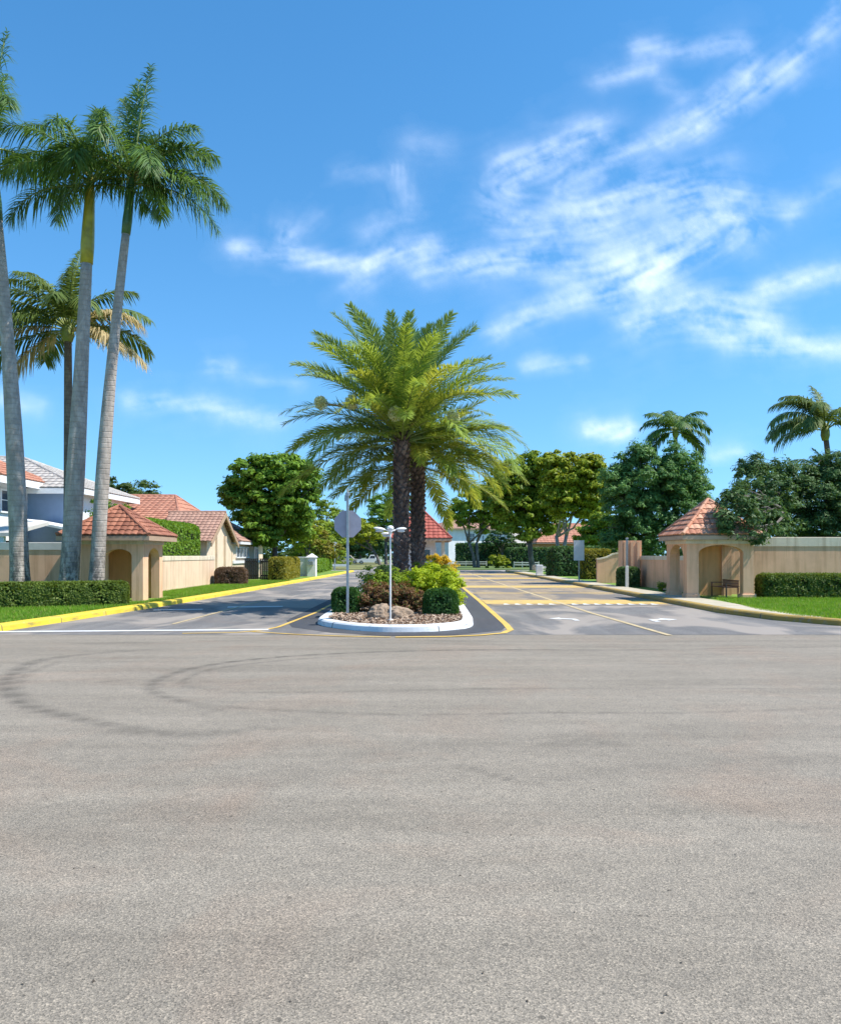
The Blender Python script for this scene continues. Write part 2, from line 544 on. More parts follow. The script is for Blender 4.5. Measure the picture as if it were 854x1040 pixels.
def crown_leaves(rng, lobes, K, Mn, cr, leaf, flat=.6, zmin=None, droop=0.0, aspect=.5, fill=.15):
    lobes = np.array(lobes, float)
    wgt = (lobes[:, 3] * lobes[:, 4] * lobes[:, 5]) ** (2 / 3)
    which = rng.choice(len(lobes), K, p=wgt / wgt.sum())
    d = sphere_dirs(K, rng)
    rr = rng.uniform(0, 1, K) ** (1 / 5.0)
    inner = rng.uniform(0, 1, K) < fill
    rr[inner] = rng.uniform(.2, .7, inner.sum())
    sprig = rng.uniform(0, 1, K) < .09
    rr[sprig] = rng.uniform(1.0, 1.24, sprig.sum())
    cen = lobes[which, :3] + d * rr[:, None] * lobes[which, 3:6]
    csz = cr * rng.uniform(.55, 1.35, K)
    csz[sprig] *= .6
    idx = np.repeat(np.arange(K), Mn)
    n = len(idx)
    dd = sphere_dirs(n, rng)
    dd[:, 2] = np.where(dd[:, 2] < 0, dd[:, 2] * .5, dd[:, 2])
    q = rng.uniform(0, 1, n) ** .45
    off = dd * (q * csz[idx])[:, None] * np.array([1, 1, flat])
    off[:, 2] -= droop * (off[:, 0] ** 2 + off[:, 1] ** 2) / (csz[idx] + 1e-6)
    P = cen[idx] + off
    nrm = dd * .8 + d[idx] * .35 + np.array([0, 0, .55]) + rng.normal(size=(n, 3)) * .45
    a = leaf * rng.uniform(.6, 1.25, n)
    if zmin is not None:
        k = P[:, 2] > zmin
        P, nrm, a = P[k], nrm[k], a[k]
    return rhombs(P, nrm, a, a * aspect, rng)


def box_leaves(rng, size, n, leaf, depth=.12, rough=.06, roundness=.12):
    """leaves over the top and sides of a clipped hedge block centred at x,y=0 with base at z=0"""
    lx, ly, lz = size
    areas = np.array([lx * ly, lx * lz, lx * lz, ly * lz, ly * lz])
    f = rng.choice(5, n, p=areas / areas.sum())
    u, v = rng.uniform(-.5, .5, n), rng.uniform(-.5, .5, n)
    P = np.zeros((n, 3))
    Nn = np.zeros((n, 3))
    for k, (nx, ny, nz) in enumerate([(0, 0, 1), (0, -1, 0), (0, 1, 0), (-1, 0, 0), (1, 0, 0)]):
        s = f == k
        Nn[s] = (nx, ny, nz)
        if k == 0:
            P[s] = np.stack([u[s] * lx, v[s] * ly, np.full(s.sum(), lz)], 1)
        elif k in (1, 2):
            P[s] = np.stack([u[s] * lx, np.full(s.sum(), ny * ly / 2), (v[s] + .5) * lz], 1)
        else:
            P[s] = np.stack([np.full(s.sum(), nx * lx / 2), u[s] * ly, (v[s] + .5) * lz], 1)
    # soften the corners and make the face uneven
    ph = rng.uniform(0, 6, 8)
    bumpv = (np.sin(P[:, 0] * 5.1 + ph[0]) * np.sin(P[:, 1] * 6.3 + ph[1]) + np.sin(P[:, 0] * 11 + P[:, 2] * 8 + ph[2]) * .6
             + np.sin(P[:, 2] * 9 + P[:, 1] * 12 + ph[3]) * .5)
    P += Nn * (bumpv[:, None] * rough * .5 + rng.normal(size=(n, 1)) * rough * .5 - (rng.uniform(0, 1, (n, 1)) ** 2) * depth)
    cx = np.clip(np.abs(P[:, 0]) - (lx / 2 - roundness), 0, None)
    cy = np.clip(np.abs(P[:, 1]) - (ly / 2 - roundness), 0, None)
    cz = np.clip(P[:, 2] - (lz - roundness), 0, None)
    over = np.maximum(np.sqrt(cx ** 2 + cy ** 2 + cz ** 2) - roundness, 0)
    cl = np.stack([np.sign(P[:, 0]) * cx, np.sign(P[:, 1]) * cy, cz], 1)
    cl /= np.linalg.norm(cl, axis=1, keepdims=True) + 1e-9
    P -= cl * over[:, None]
    P[:, 2] = np.maximum(P[:, 2], .02)
    nrm = Nn * 1.0 + rng.normal(size=(n, 3)) * .55 + np.array([0, 0, .35])
    a = leaf * rng.uniform(.6, 1.3, n)
    return rhombs(P, nrm, a, a * .5, rng)


def hedge(name, label, cat, center, size, yaw, n, leaf, mat, seed, group=None, rough=.06, roundness=.12, core=True, depth=.12):
    rng = np.random.default_rng(seed)
    V, Fc = box_leaves(rng, size, n, leaf, depth=depth, rough=rough, roundness=roundness)
    nl = len(Fc)
    mi = [0] * nl
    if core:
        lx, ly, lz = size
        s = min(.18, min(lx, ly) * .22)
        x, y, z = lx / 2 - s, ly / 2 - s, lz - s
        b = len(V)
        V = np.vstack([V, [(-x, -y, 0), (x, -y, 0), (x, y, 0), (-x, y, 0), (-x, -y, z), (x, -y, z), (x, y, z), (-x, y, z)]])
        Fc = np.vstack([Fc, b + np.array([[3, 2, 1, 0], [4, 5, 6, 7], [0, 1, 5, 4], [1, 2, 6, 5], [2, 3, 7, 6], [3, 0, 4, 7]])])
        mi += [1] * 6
    ca, sa = math.cos(yaw), math.sin(yaw)
    W = np.stack([V[:, 0] * ca - V[:, 1] * sa, V[:, 0] * sa + V[:, 1] * ca, V[:, 2]], 1) + np.array(center)
    t = bpy.data.objects.new(name, None)
    bpy.data.objects.remove(t)
    o = link_mesh(name, W - np.array(center), Fc, [mat, M['core']], None, mi)
    o.location = center
    return tag(o, label, cat, group)


def shrub(name, label, center, lobes, K, Mn, cr, leaf, mat, seed, group=None, flat=.8, cat='shrub', aspect=.5):
    """loose shrub: a few stems and a mass of leaves; lobes relative to center"""
    rng = np.random.default_rng(seed)
    L2 = [(x + center[0], y + center[1], z + center[2], a, b, c) for x, y, z, a, b, c in lobes]
    t = thing(name, label, cat, center, group)
    V, Fc = crown_leaves(rng, L2, K, Mn, cr, leaf, flat, zmin=center[2] + .02, aspect=aspect, fill=.35)
    link_mesh('foliage', V, Fc, mat, t)
    st = MB()
    for x, y, z, a, b, c in L2:
        for k in range(3):
            q = rng.normal(size=2) * .3
            st.tube([(center[0] + (x - center[0]) * .4, center[1] + (y - center[1]) * .4, center[2] - .02), (x, y, max(center[2] + .1, z - c * .3)),
                     (x + q[0] * a, y + q[1] * b, z + c * .5)], [.018, .014, .006], 5)
    st.tube([(center[0] - .12, center[1], center[2] + .01), (center[0] + .12, center[1], center[2] + .01)], [.05, .05], 6)
    st.build('stems', M['bark'], t)
    return t


def tree(name, label, base, lobes, K, Mn, cr, leaf, mat, seed, group=None, trunk_r=.16, bark='bark', forks=None, lean=(0, 0), flat=.6,
         droop=0.0, zmin=None, fork_h=.45, aspect=.5, fill=.15, cat='tree', stems=1):
    """lobes are world coordinates (cx,cy,cz,rx,ry,rz)"""
    rng = np.random.default_rng(seed)
    t = thing(name, label, cat, base, group)
    V, Fc = crown_leaves(rng, lobes, K, Mn, cr, leaf, flat, zmin, droop, aspect, fill)
    link_mesh('crown', V, Fc, mat, t)
    mb = MB()
    ztop = np.mean([l[2] for l in lobes])
    for sidx in range(stems):
        bx = base[0] + (sidx - (stems - 1) / 2) * trunk_r * 2.2
        fz = base[2] + (ztop - base[2]) * fork_h
        fork = Vector((bx + lean[0] + (sidx - (stems - 1) / 2) * .5, base[1] + lean[1], fz))
        mid = Vector((bx + lean[0] * .35 + rng.normal() * .06, base[1] + lean[1] * .4, base[2] + (fz - base[2]) * .5))
        mb.tube([(bx, base[1], base[2] - .05), (bx + lean[0] * .05, base[1], base[2] + .15), mid, fork],
                [trunk_r * 1.45, trunk_r * 1.08, trunk_r * .9, trunk_r * .8], 10)
        ls = [l for i, l in enumerate(lobes) if i % stems == sidx]
        for l in ls:
            tip = Vector(l[:3]) + Vector((0, 0, l[5] * .45))
            m1 = fork.lerp(tip, .45) + Vector(rng.normal(size=3)) * .15
            m1.z -= .15
            mb.tube([fork - Vector((0, 0, .15)), m1, tip], [trunk_r * .62, trunk_r * .4, trunk_r * .1], 7)
            for k in range(4):
                q = sphere_dirs(1, rng)[0]
                q[2] = abs(q[2]) * .6
                e = Vector(l[:3]) + Vector((q[0] * l[3], q[1] * l[4], q[2] * l[5])) * .85
                s0 = m1.lerp(tip, rng.uniform(.0, .5))
                mm = s0.lerp(e, .5) + Vector((0, 0, .1))
                mb.tube([s0, mm, e], [trunk_r * .3, trunk_r * .18, trunk_r * .05], 5)
    mb.build('trunk', M[bark], t, smooth=True)
    return t


# ------------------------------------------------------------------ palms
def frond_geo(base, az, el0, Lh, droop, nl, ll, w, rng, vee=.3, fwd=.5, hang=.5, plum=0.0, p=1.5, bare=.14, roll=0.0, seg=2, swing=0.0):
    ns = 16
    s = np.linspace(0, 1, ns + 1)
    el = el0 - droop * s ** p
    azs = az + swing * s ** 1.5
    T = np.stack([np.cos(el) * np.cos(azs), np.cos(el) * np.sin(azs), np.sin(el)], 1)
    pts = np.zeros((ns + 1, 3))
    pts[1:] = np.cumsum((T[:-1] + T[1:]) / 2 * (Lh / ns), axis=0)
    pts += np.array(base)
    S = np.stack([-np.sin(azs), np.cos(azs), np.zeros(ns + 1)], 1)
    U = np.cross(T, S)
    if roll:
        S, U = S * math.cos(roll) + U * math.sin(roll), U * math.cos(roll) - S * math.sin(roll)
    Vs, Fs = [], []
    t = np.tile(np.linspace(bare, .995, nl), 2) + rng.normal(size=2 * nl) * .003
    t = np.clip(t, bare * .9, 1)
    side = np.repeat([-1.0, 1.0], nl)

    def at(A):
        return np.stack([np.interp(t, s, A[:, i]) for i in range(3)], 1)
    P0, Tt, St, Ut = at(pts), at(T), at(S), at(U)
    q = (t - bare) / (1 - bare)
    ln = ll * np.clip(np.sin(np.pi * (.13 + .80 * q)), .12, 1) ** .7 * rng.uniform(.85, 1.1, 2 * nl)
    vv = vee * (1 - .3 * q) + rng.normal(size=2 * nl) * (.08 + plum)
    ff = fwd + .35 * q + rng.normal(size=2 * nl) * .06
    d = (St * (side * np.cos(ff) * np.cos(vv))[:, None] + Tt * np.sin(ff)[:, None] + Ut * (np.cos(ff) * np.sin(vv))[:, None])
    d /= np.linalg.norm(d, axis=1, keepdims=True)
    W = np.cross(d, Ut)
    nw = np.linalg.norm(W, axis=1, keepdims=True)
    W = np.where(nw < .15, Tt, W / (nw + 1e-9))
    hg = hang * rng.uniform(.7, 1.3, 2 * nl)
    rows = []
    for k in range(seg + 1):
        r = k / seg
        pp = P0 + d * (ln * r)[:, None]
        pp[:, 2] -= hg * ln * r ** 2 * .8
        # keep the leaflet's length when it hangs
        ww = w * (1 - .15 * abs(r - .4)) if k < seg else w * .12
        if k == 0:
            ww = w * .55
        rows.append((pp - W * ww / 2, pp + W * ww / 2))
    n = 2 * nl
    V = np.stack([x for a, b in rows for x in (a, b)], 1)     # n, 2*(seg+1), 3
    kk = 2 * (seg + 1)
    idx = np.arange(n)[:, None] * kk
    Fq = np.concatenate([idx + np.array([[2 * k, 2 * k + 1, 2 * k + 3, 2 * k + 2]]) for k in range(seg)], 0)
    return V.reshape(-1, 3), Fq, pts


def frond(parent, base, az, el0, Lh, droop, nl, ll, w, rng, leafm, rachm, r0=.035, **kw):
    V, Fq, pts = frond_geo(base, az, el0, Lh, droop, nl, ll, w, rng, **kw)
    mb = MB()
    npt = len(pts)
    mb.tube([tuple(p) for p in pts], [r0 * (1 - .88 * i / (npt - 1)) for i in range(npt)], 4)
    b = len(V)
    Fr = np.array([[i + b for i in f] for f in mb.f if len(f) == 4])
    V = np.vstack([V, np.array(mb.v)])
    Fa = np.vstack([Fq, Fr])
    mi = np.r_[np.zeros(len(Fq)), np.ones(len(Fr))]
    return link_mesh('frond', V, Fa, [leafm, rachm], parent, mi)


def royal_palm(label, base, top, r0, r1, bow, shaft_len, shaft_mat, fronds, seed, extra=6, group='royal palms beside the entrance', Lf=3.7):
    """base, top: trunk foot and the foot of the crownshaft"""
    rng = np.random.default_rng(seed)
    t = thing('royal_palm', label, 'palm tree', base, group)
    b, e = Vector(base), Vector(top)
    pts, rads = [], []
    n = 26
    for i in range(n + 1):
        s = i / n
        p = b.lerp(e, s)
        p.x += bow * math.sin(math.pi * s)
        pts.append(p)
        rads.append((r0 + (r1 - r0) * s) * (1 + .12 * math.exp(-((s - .42) / .22) ** 2)) + .13 * math.exp(-s * 28))
    pts[0] = pts[0] - Vector((0, 0, .06))
    mb = MB()
    mb.tube(pts, rads, 20)
    mb.build('trunk', M['royal_trunk'], t, smooth=True)
    dirv = (pts[-1] - pts[-3]).normalized()
    mb = MB()
    cs = [e + dirv * (shaft_len * k / 5) for k in range(6)]
    mb.tube([e - dirv * .05] + cs[1:], [r1 * 1.12, r1 * 1.22, r1 * 1.12, r1 * .98, r1 * .85, r1 * .6], 16)
    mb.build('crownshaft', shaft_mat, t, smooth=True)
    tip = cs[-1]
    fl = list(fronds)
    for k in range(extra):
        fl.append((rng.uniform(0, 360), rng.uniform(-5, 50), Lf * rng.uniform(.8, 1), rng.uniform(70, 105)))
    for az, el, ln, dr in fl:
        a = R(az)
        st = tip + Vector((math.cos(a), math.sin(a), 0)) * r1 * .4 - Vector((0, 0, .45 * max(0, (40 - el) / 60)))
        frond(t, st, a, R(el), ln, R(dr), 100, .74, .044, rng, M['royal_leaf'], M['rachis'], .04, vee=.15, fwd=.45, hang=.75, plum=.5, p=1.35,
              bare=.08, roll=rng.normal() * .25, swing=rng.normal() * .15)
    # spear leaf
    mb = MB()
    mb.tube([tip, tip + dirv * .9, tip + dirv * 1.9], [.05, .035, .006], 6)
    mb.build('spear_leaf', M['royal_leaf'], t)
    return t


def date_palm(label, base, top, r, nfr, seed, Lf, leafmix, group='date palms in the planted island', lowest=-50, highest=86, flowers=()):
    rng = np.random.default_rng(seed)
    t = thing('date_palm', label, 'palm tree', base, group)
    b, e = Vector(base), Vector(top)
    mb = MB()
    mb.tube([b - Vector((0, 0, .05)), b + Vector((0, 0, .1)), b.lerp(e, .5), b.lerp(e, .92), e], [r * 1.15, r * .92, r * .86, r * .9, r * .7], 18)
    tr = mb.build('trunk', M['date_trunk'], t, smooth=True)
    H = (e - b).length
    # leaf boots: diamond shaped stubs winding round the trunk, part of its bark
    mb = MB()
    nb = int(H / .021)
    for i in range(nb):
        s = (i + .5) / nb
        a = i * 2.39996
        c = b.lerp(e, s)
        out = Vector((math.cos(a), math.sin(a), 0))
        sd = Vector((-math.sin(a), math.cos(a), 0))
        rr = r * (.84 + .1 * s)
        c0 = c + out * rr
        w, h, d = .085 * rng.uniform(.8, 1.2), .12 * rng.uniform(.8, 1.2), .075 * rng.uniform(.6, 1.4)
        tipv = c0 + out * d + Vector((0, 0, h * .35))
        vs = [c0 - sd * w, c0 + Vector((0, 0, -h)), c0 + sd * w, c0 + Vector((0, 0, h * .9)), tipv - sd * w * .35, tipv + sd * w * .35]
        mb.add(vs, [[0, 1, 4], [1, 5, 4], [1, 2, 5], [2, 3, 5], [3, 4, 5], [3, 0, 4]])
    mb.build('leaf_boots', M['boot'], t)
    tip = e + Vector((0, 0, .1))
    for i in range(nfr):
        s = (i + .5) / nfr
        az = i * 2.39996 + rng.normal() * .12
        el = R(highest - (highest - lowest) * s ** .85) + rng.normal() * .06
        ln = Lf * (1.0 if s > .12 else .85) * rng.uniform(.9, 1.06)
        dr = R(26 + 42 * min(1, s * 1.3)) * rng.uniform(.85, 1.15)
        fc = max(0.0, -math.sin(az))
        el += R(30) * fc * min(1, s * 1.6)
        if math.degrees(el) < 0:
            dr *= .62
        mat = leafmix(s, az, rng)
        st = tip + Vector((math.cos(az), math.sin(az), 0)) * r * .55 * min(1, s * 2) - Vector((0, 0, .5 * s))
        frond(t, st, az, el, ln, dr, 100, .56, .037, rng, mat, M['rachis'], .028, vee=.5, fwd=.62, hang=.12 + .2 * s,
              plum=.22, p=1.6, bare=.16, roll=rng.normal() * .2)
    for (fx, fy, fz) in flowers:
        rngf = np.random.default_rng(int(abs(fx * 100)) + 3)
        c = np.array((fx, fy, fz))
        n = 420
        d = sphere_dirs(n, rngf)
        P = c + d * (rngf.uniform(0, 1, (n, 1)) ** .5) * np.array([.20, .20, .22])
        V, Fq = rhombs(P, rngf.normal(size=(n, 3)), np.full(n, .07), np.full(n, .018), rngf)
        fo = link_mesh('flower_cluster', V, Fq, M['flower'], t)
        ms = MB()
        st = tip - Vector((0, 0, .1))
        ms.tube([st, st.lerp(Vector(c), .5) + Vector((0, 0, .25)), Vector(c)], [.025, .02, .012], 5)
        s_ = ms.build('flower_stalk', M['rachis_tan'], fo)
    return t


def feather_palm(name, label, base, top, r, fronds, seed, leafm, trunkm, group=None, nl=55, ll=.6, w=.05, hang=.7, dry=(), bow=0.0):
    rng = np.random.default_rng(seed)
    t = thing(name, label, 'palm tree', base, group)
    b, e = Vector(base), Vector(top)
    pts = []
    for i in range(15):
        s = i / 14
        p_ = b.lerp(e, s)
        p_.x += bow * math.sin(math.pi * s)
        pts.append(p_)
    mb = MB()
    mb.tube(pts, [r * (1.3 if i == 0 else 1.05 - .35 * i / 14) for i in range(15)], 12)
    mb.build('trunk', trunkm, t, smooth=True)
    mb = MB()
    mb.tube([e - Vector((0, 0, .35)), e - Vector((0, 0, .1)), e + Vector((0, 0, .15)), e + Vector((0, 0, .5))], [r * .85, r * 1.25, r * 1.15, r * .35], 12)
    mb.build('crown_base', M['rachis'], t, smooth=True)
    for i, (az, el, ln, dr) in enumerate(fronds):
        a = R(az)
        st = e + Vector((math.cos(a), math.sin(a), 0)) * r * .5 + Vector((0, 0, .1 + .2 * el / 90))
        frond(t, st, a, R(el), ln, R(dr), nl, ll, w, rng, M['coco_dry'] if i in dry else leafm, M['rachis'], .04, vee=.1, fwd=.5, hang=hang,
              plum=.12, p=1.4, bare=.14, roll=rng.normal() * .2, swing=rng.normal() * .12)
    return t


# ------------------------------------------------------------------ tiled roofs
def tile_face(mb, A, B, Cc, D, course=.34, tw=.26, lift=.035, amp=.028, m=0):
    """A,B eave ends; D above A, Cc above B (may coincide). Each tile is an island."""
    A, B, Cc, D = Vector(A), Vector(B), Vector(Cc), Vector(D)
    slope = ((A + B) / 2 - (Cc + D) / 2).length
    nc = max(2, int(round(slope / course)))
    nrm = (B - A).cross(((D + Cc) / 2) - A).normalized()
    if nrm.z < 0:
        nrm = -nrm
    ax = (B - A).normalized()
    wtot = (B - A).length
    for i in range(nc):
        t0, t1 = i / nc, min(1.0, (i + 1.12) / nc)
        l0, r0 = A.lerp(D, t0), B.lerp(Cc, t0)
        l1, r1 = A.lerp(D, t1), B.lerp(Cc, t1)
        x0, x1 = (l0 - A).dot(ax), (r0 - A).dot(ax)
        y0, y1 = (l1 - A).dot(ax), (r1 - A).dot(ax)
        k = math.floor(x0 / tw) - 1
        while k * tw < x1:
            a, b = k * tw, (k + 1) * tw
            k += 1
            vs = []
            ok = True
            for row, (xa, xb, lp, rp, hh) in enumerate(((x0, x1, l0, r0, lift), (y0, y1, l1, r1, 0.0))):
                for j in range(5):
                    u = a + (b - a) * j / 4
                    uu = min(max(u, xa), xb)
                    f = 0 if xb - xa < 1e-6 else (uu - xa) / (xb - xa)
                    q = lp.lerp(rp, f) + nrm * (hh + amp * math.sin(math.pi * j / 4))
                    vs.append(q)
            if (vs[0] - vs[4]).length < .03:
                continue
            # front lip
            lip = [v - nrm * .05 for v in vs[:5]]
            mb.add(vs + lip, [[j, j + 1, 6 + j, 5 + j] for j in range(4)] + [[10 + j, 11 + j, j + 1, j] for j in range(4)], m)


def ridge_caps(mb, P, Q, r=.075, step=.38, m=0):
    P, Q = Vector(P), Vector(Q)
    n = max(1, int((Q - P).length / step))
    for i in range(n):
        a, b = P.lerp(Q, i / n), P.lerp(Q, min(1, (i + 1.1) / n))
        mb.tube([a + Vector((0, 0, .02)), b + Vector((0, 0, .02))], [r, r * .85], 8, m)


def hip_roof(parent, x0, x1, y0, y1, ze, zp, mat, ridge=None, tile=True, course=.34, tw=.26, fascia=None, fh=.18, name='roof'):
    """hip roof over the eave rectangle; ridge = (rx0, rx1, ry0, ry1) or a pyramid"""
    cx, cy = (x0 + x1) / 2, (y0 + y1) / 2
    if ridge is None:
        ridge = (cx, cx, cy, cy)
    ra, rb = (ridge[0], ridge[2], zp), (ridge[1], ridge[3], zp)
    e = [(x0, y0, ze), (x1, y0, ze), (x1, y1, ze), (x0, y1, ze)]
    along_x = abs(ridge[1] - ridge[0]) >= abs(ridge[3] - ridge[2])
    mb = MB()
    if along_x:
        quads = [(e[0], e[1], rb, ra), (e[1], e[2], rb, rb), (e[2], e[3], ra, rb), (e[3], e[0], ra, ra)]
        hips = [(e[0], ra), (e[1], rb), (e[2], rb), (e[3], ra)]
    else:
        quads = [(e[0], e[1], ra, ra), (e[1], e[2], rb, ra), (e[2], e[3], rb, rb), (e[3], e[0], ra, rb)]
        hips = [(e[0], ra), (e[1], ra), (e[2], rb), (e[3], rb)]
    for q in quads:
        tile_face(mb, *q, course=course, tw=tw)
    for h in hips:
        ridge_caps(mb, *h)
    if ra != rb:
        ridge_caps(mb, ra, rb)
    o = mb.build(name, mat, parent)
    fb = MB()
    t = .05
    # closed deck under the tiles and the fascia board
    vs = [Vector(v) - Vector((0, 0, .035)) for v in e] + [Vector(ra) - Vector((0, 0, .06)), Vector(rb) - Vector((0, 0, .06))]
    if along_x:
        fs = [[0, 1, 5, 4], [1, 2, 5], [2, 3, 4, 5], [3, 0, 4], [3, 2, 1, 0]]
    else:
        fs = [[0, 1, 4], [1, 2, 5, 4], [2, 3, 5], [3, 0, 4, 5], [3, 2, 1, 0]]
    fb.add(vs, fs)
    zb, zt = ze - fh, ze - .04
    fb.box(x0 - .012, x1 + .012, y0 - .012, y0 + t, zb, zt)
    fb.box(x0 - .012, x1 + .012, y1 - t, y1 + .012, zb, zt)
    fb.box(x0 - .012, x0 + t, y0 + t, y1 - t, zb, zt)
    fb.box(x1 - t, x1 + .012, y0 + t, y1 - t, zb, zt)
    fb.build('fascia', fascia or M['fascia'], o)
    return o


def window(parent, axis, c, u0, u1, z0, z1, out, mull=1, rows=2, frame=None, name='window'):
    """axis 'x': the wall lies at x=c and the window spans y; axis 'y': wall at y=c spanning x. out = +1/-1 outward."""
    fm, gm = MB(), MB()

    def bx(mb, a0, a1, zz0, zz1, d0, d1):
        lo, hi = sorted((c + out * d0, c + out * d1))
        if axis == 'x':
            mb.box(lo, hi, a0, a1, zz0, zz1)
        else:
            mb.box(a0, a1, lo, hi, zz0, zz1)
    f = min(.09, (u1 - u0) * .12)
    bx(fm, u0, u0 + f, z0, z1, .003, .07)
    bx(fm, u1 - f, u1, z0, z1, .003, .07)
    bx(fm, u0 + f, u1 - f, z1 - f, z1, .003, .07)
    bx(fm, u0 - .05, u1 + .05, z0 - .08, z0, .003, .11)
    for i in range(mull):
        u = u0 + (u1 - u0) * (i + 1) / (mull + 1)
        bx(fm, u - .025, u + .025, z0, z1 - f, .022, .055)
    for j in range(1, rows):
        zz = z0 + (z1 - z0) * j / rows
        bx(fm, u0 + f, u1 - f, zz - .02, zz + .02, .024, .05)
    o = fm.build(name, frame or M['trim'], parent)
    bx(gm, u0 + f, u1 - f, z0, z1 - f, .003, .02)
    gm.build('pane', M['glass'], o)
    return o


def arch_wall(mb, axis, c0, c1, a0, a1, b0, b1, zs, zb, zt, rise=None, m=0):
    """wall slab from a0..a1 with an arched opening b0..b1, spring height zs; c0..c1 is its thickness"""
    rise = (b1 - b0) / 2 if rise is None else rise

    def P(a, c, z):
        return (a, c, z) if axis == 'y' else (c, a, z)
    for lo, hi in ((a0, b0), (b1, a1)):
        if hi - lo > 1e-4:
            if axis == 'y':
                mb.box(lo, hi, c0, c1, zb, zt, m)
            else:
                mb.box(c0, c1, lo, hi, zb, zt, m)
    n = 14
    xs = [b0 + (b1 - b0) * (1 - math.cos(math.pi * i / n)) / 2 for i in range(n + 1)]
    zz = [zs + rise * math.sqrt(max(0, 1 - ((x - (b0 + b1) / 2) / ((b1 - b0) / 2)) ** 2)) for x in xs]
    vs, fs = [], []
    for x, z in zip(xs, zz):
        vs += [P(x, c0, z), P(x, c0, zt), P(x, c1, zt), P(x, c1, z)]
    for i in range(n):
        b = i * 4
        for k in range(4):
            k2 = (k + 1) % 4
            fs.append([b + k, b + k2, b + 4 + k2, b + 4 + k])
    mb.add(vs, fs, m)


# ================================================================== CAMERA, LIGHT, SKY
cam = bpy.data.cameras.new('camera')
co = bpy.data.objects.new('camera', cam)
C.objects.link(co)
co.location = (0, 0, CH)
co.rotation_euler = (R(90), 0, 0)
cam.sensor_fit = 'HORIZONTAL'
cam.sensor_width = 36
cam.lens = 36.0
cam.shift_y = (HY - 520) / 854.0
cam.clip_start = .05
cam.clip_end = 40000
sc.camera = co

SUN_EL, SUN_AZ = 55.0, -11.0          # azimuth from +X towards +Y
sv = Vector((math.cos(R(SUN_EL)) * math.cos(R(SUN_AZ)), math.cos(R(SUN_EL)) * math.sin(R(SUN_AZ)), math.sin(R(SUN_EL))))
sun = bpy.data.lights.new('sun', 'SUN')
sun.energy = 4.8
sun.angle = R(.53)
sun.color = (1.0, .955, .88)
so = bpy.data.objects.new('sun', sun)
C.objects.link(so)
so.rotation_euler = sv.to_track_quat('Z', 'Y').to_euler()

w = bpy.data.worlds.new('World')
sc.world = w
w.use_nodes = True
nt = w.node_tree
bg = nt.nodes['Background']
sky = N(nt, 'ShaderNodeTexSky', sky_type='NISHITA')
sky.sun_disc = False
sky.sun_elevation = R(SUN_EL)
sky.sun_rotation = R(90 - SUN_AZ)
sky.altitude = 0
sky.air_density = 1.0
sky.dust_density = .1
sky.ozone_density = 3.0
tcs = N(nt, 'ShaderNodeTexCoord')
mps = N(nt, 'ShaderNodeMapping')
mps.inputs['Scale'].default_value = (1, 1, .80)
mps.inputs['Location'].default_value = (0, 0, .12)
L(nt, tcs.outputs['Generated'], mps.inputs['Vector'])
L(nt, mps.outputs[0], sky.inputs['Vector'])
hs = N(nt, 'ShaderNodeHueSaturation')
hs.inputs['Hue'].default_value = .494
hs.inputs['Saturation'].default_value = 1.27
hs.inputs['Value'].default_value = 1.27
L(nt, sky.outputs[0], hs.inputs['Color'])
SKYK = .125
L(nt, hs.outputs[0], bg.inputs['Color'])
bg.inputs['Strength'].default_value = SKYK

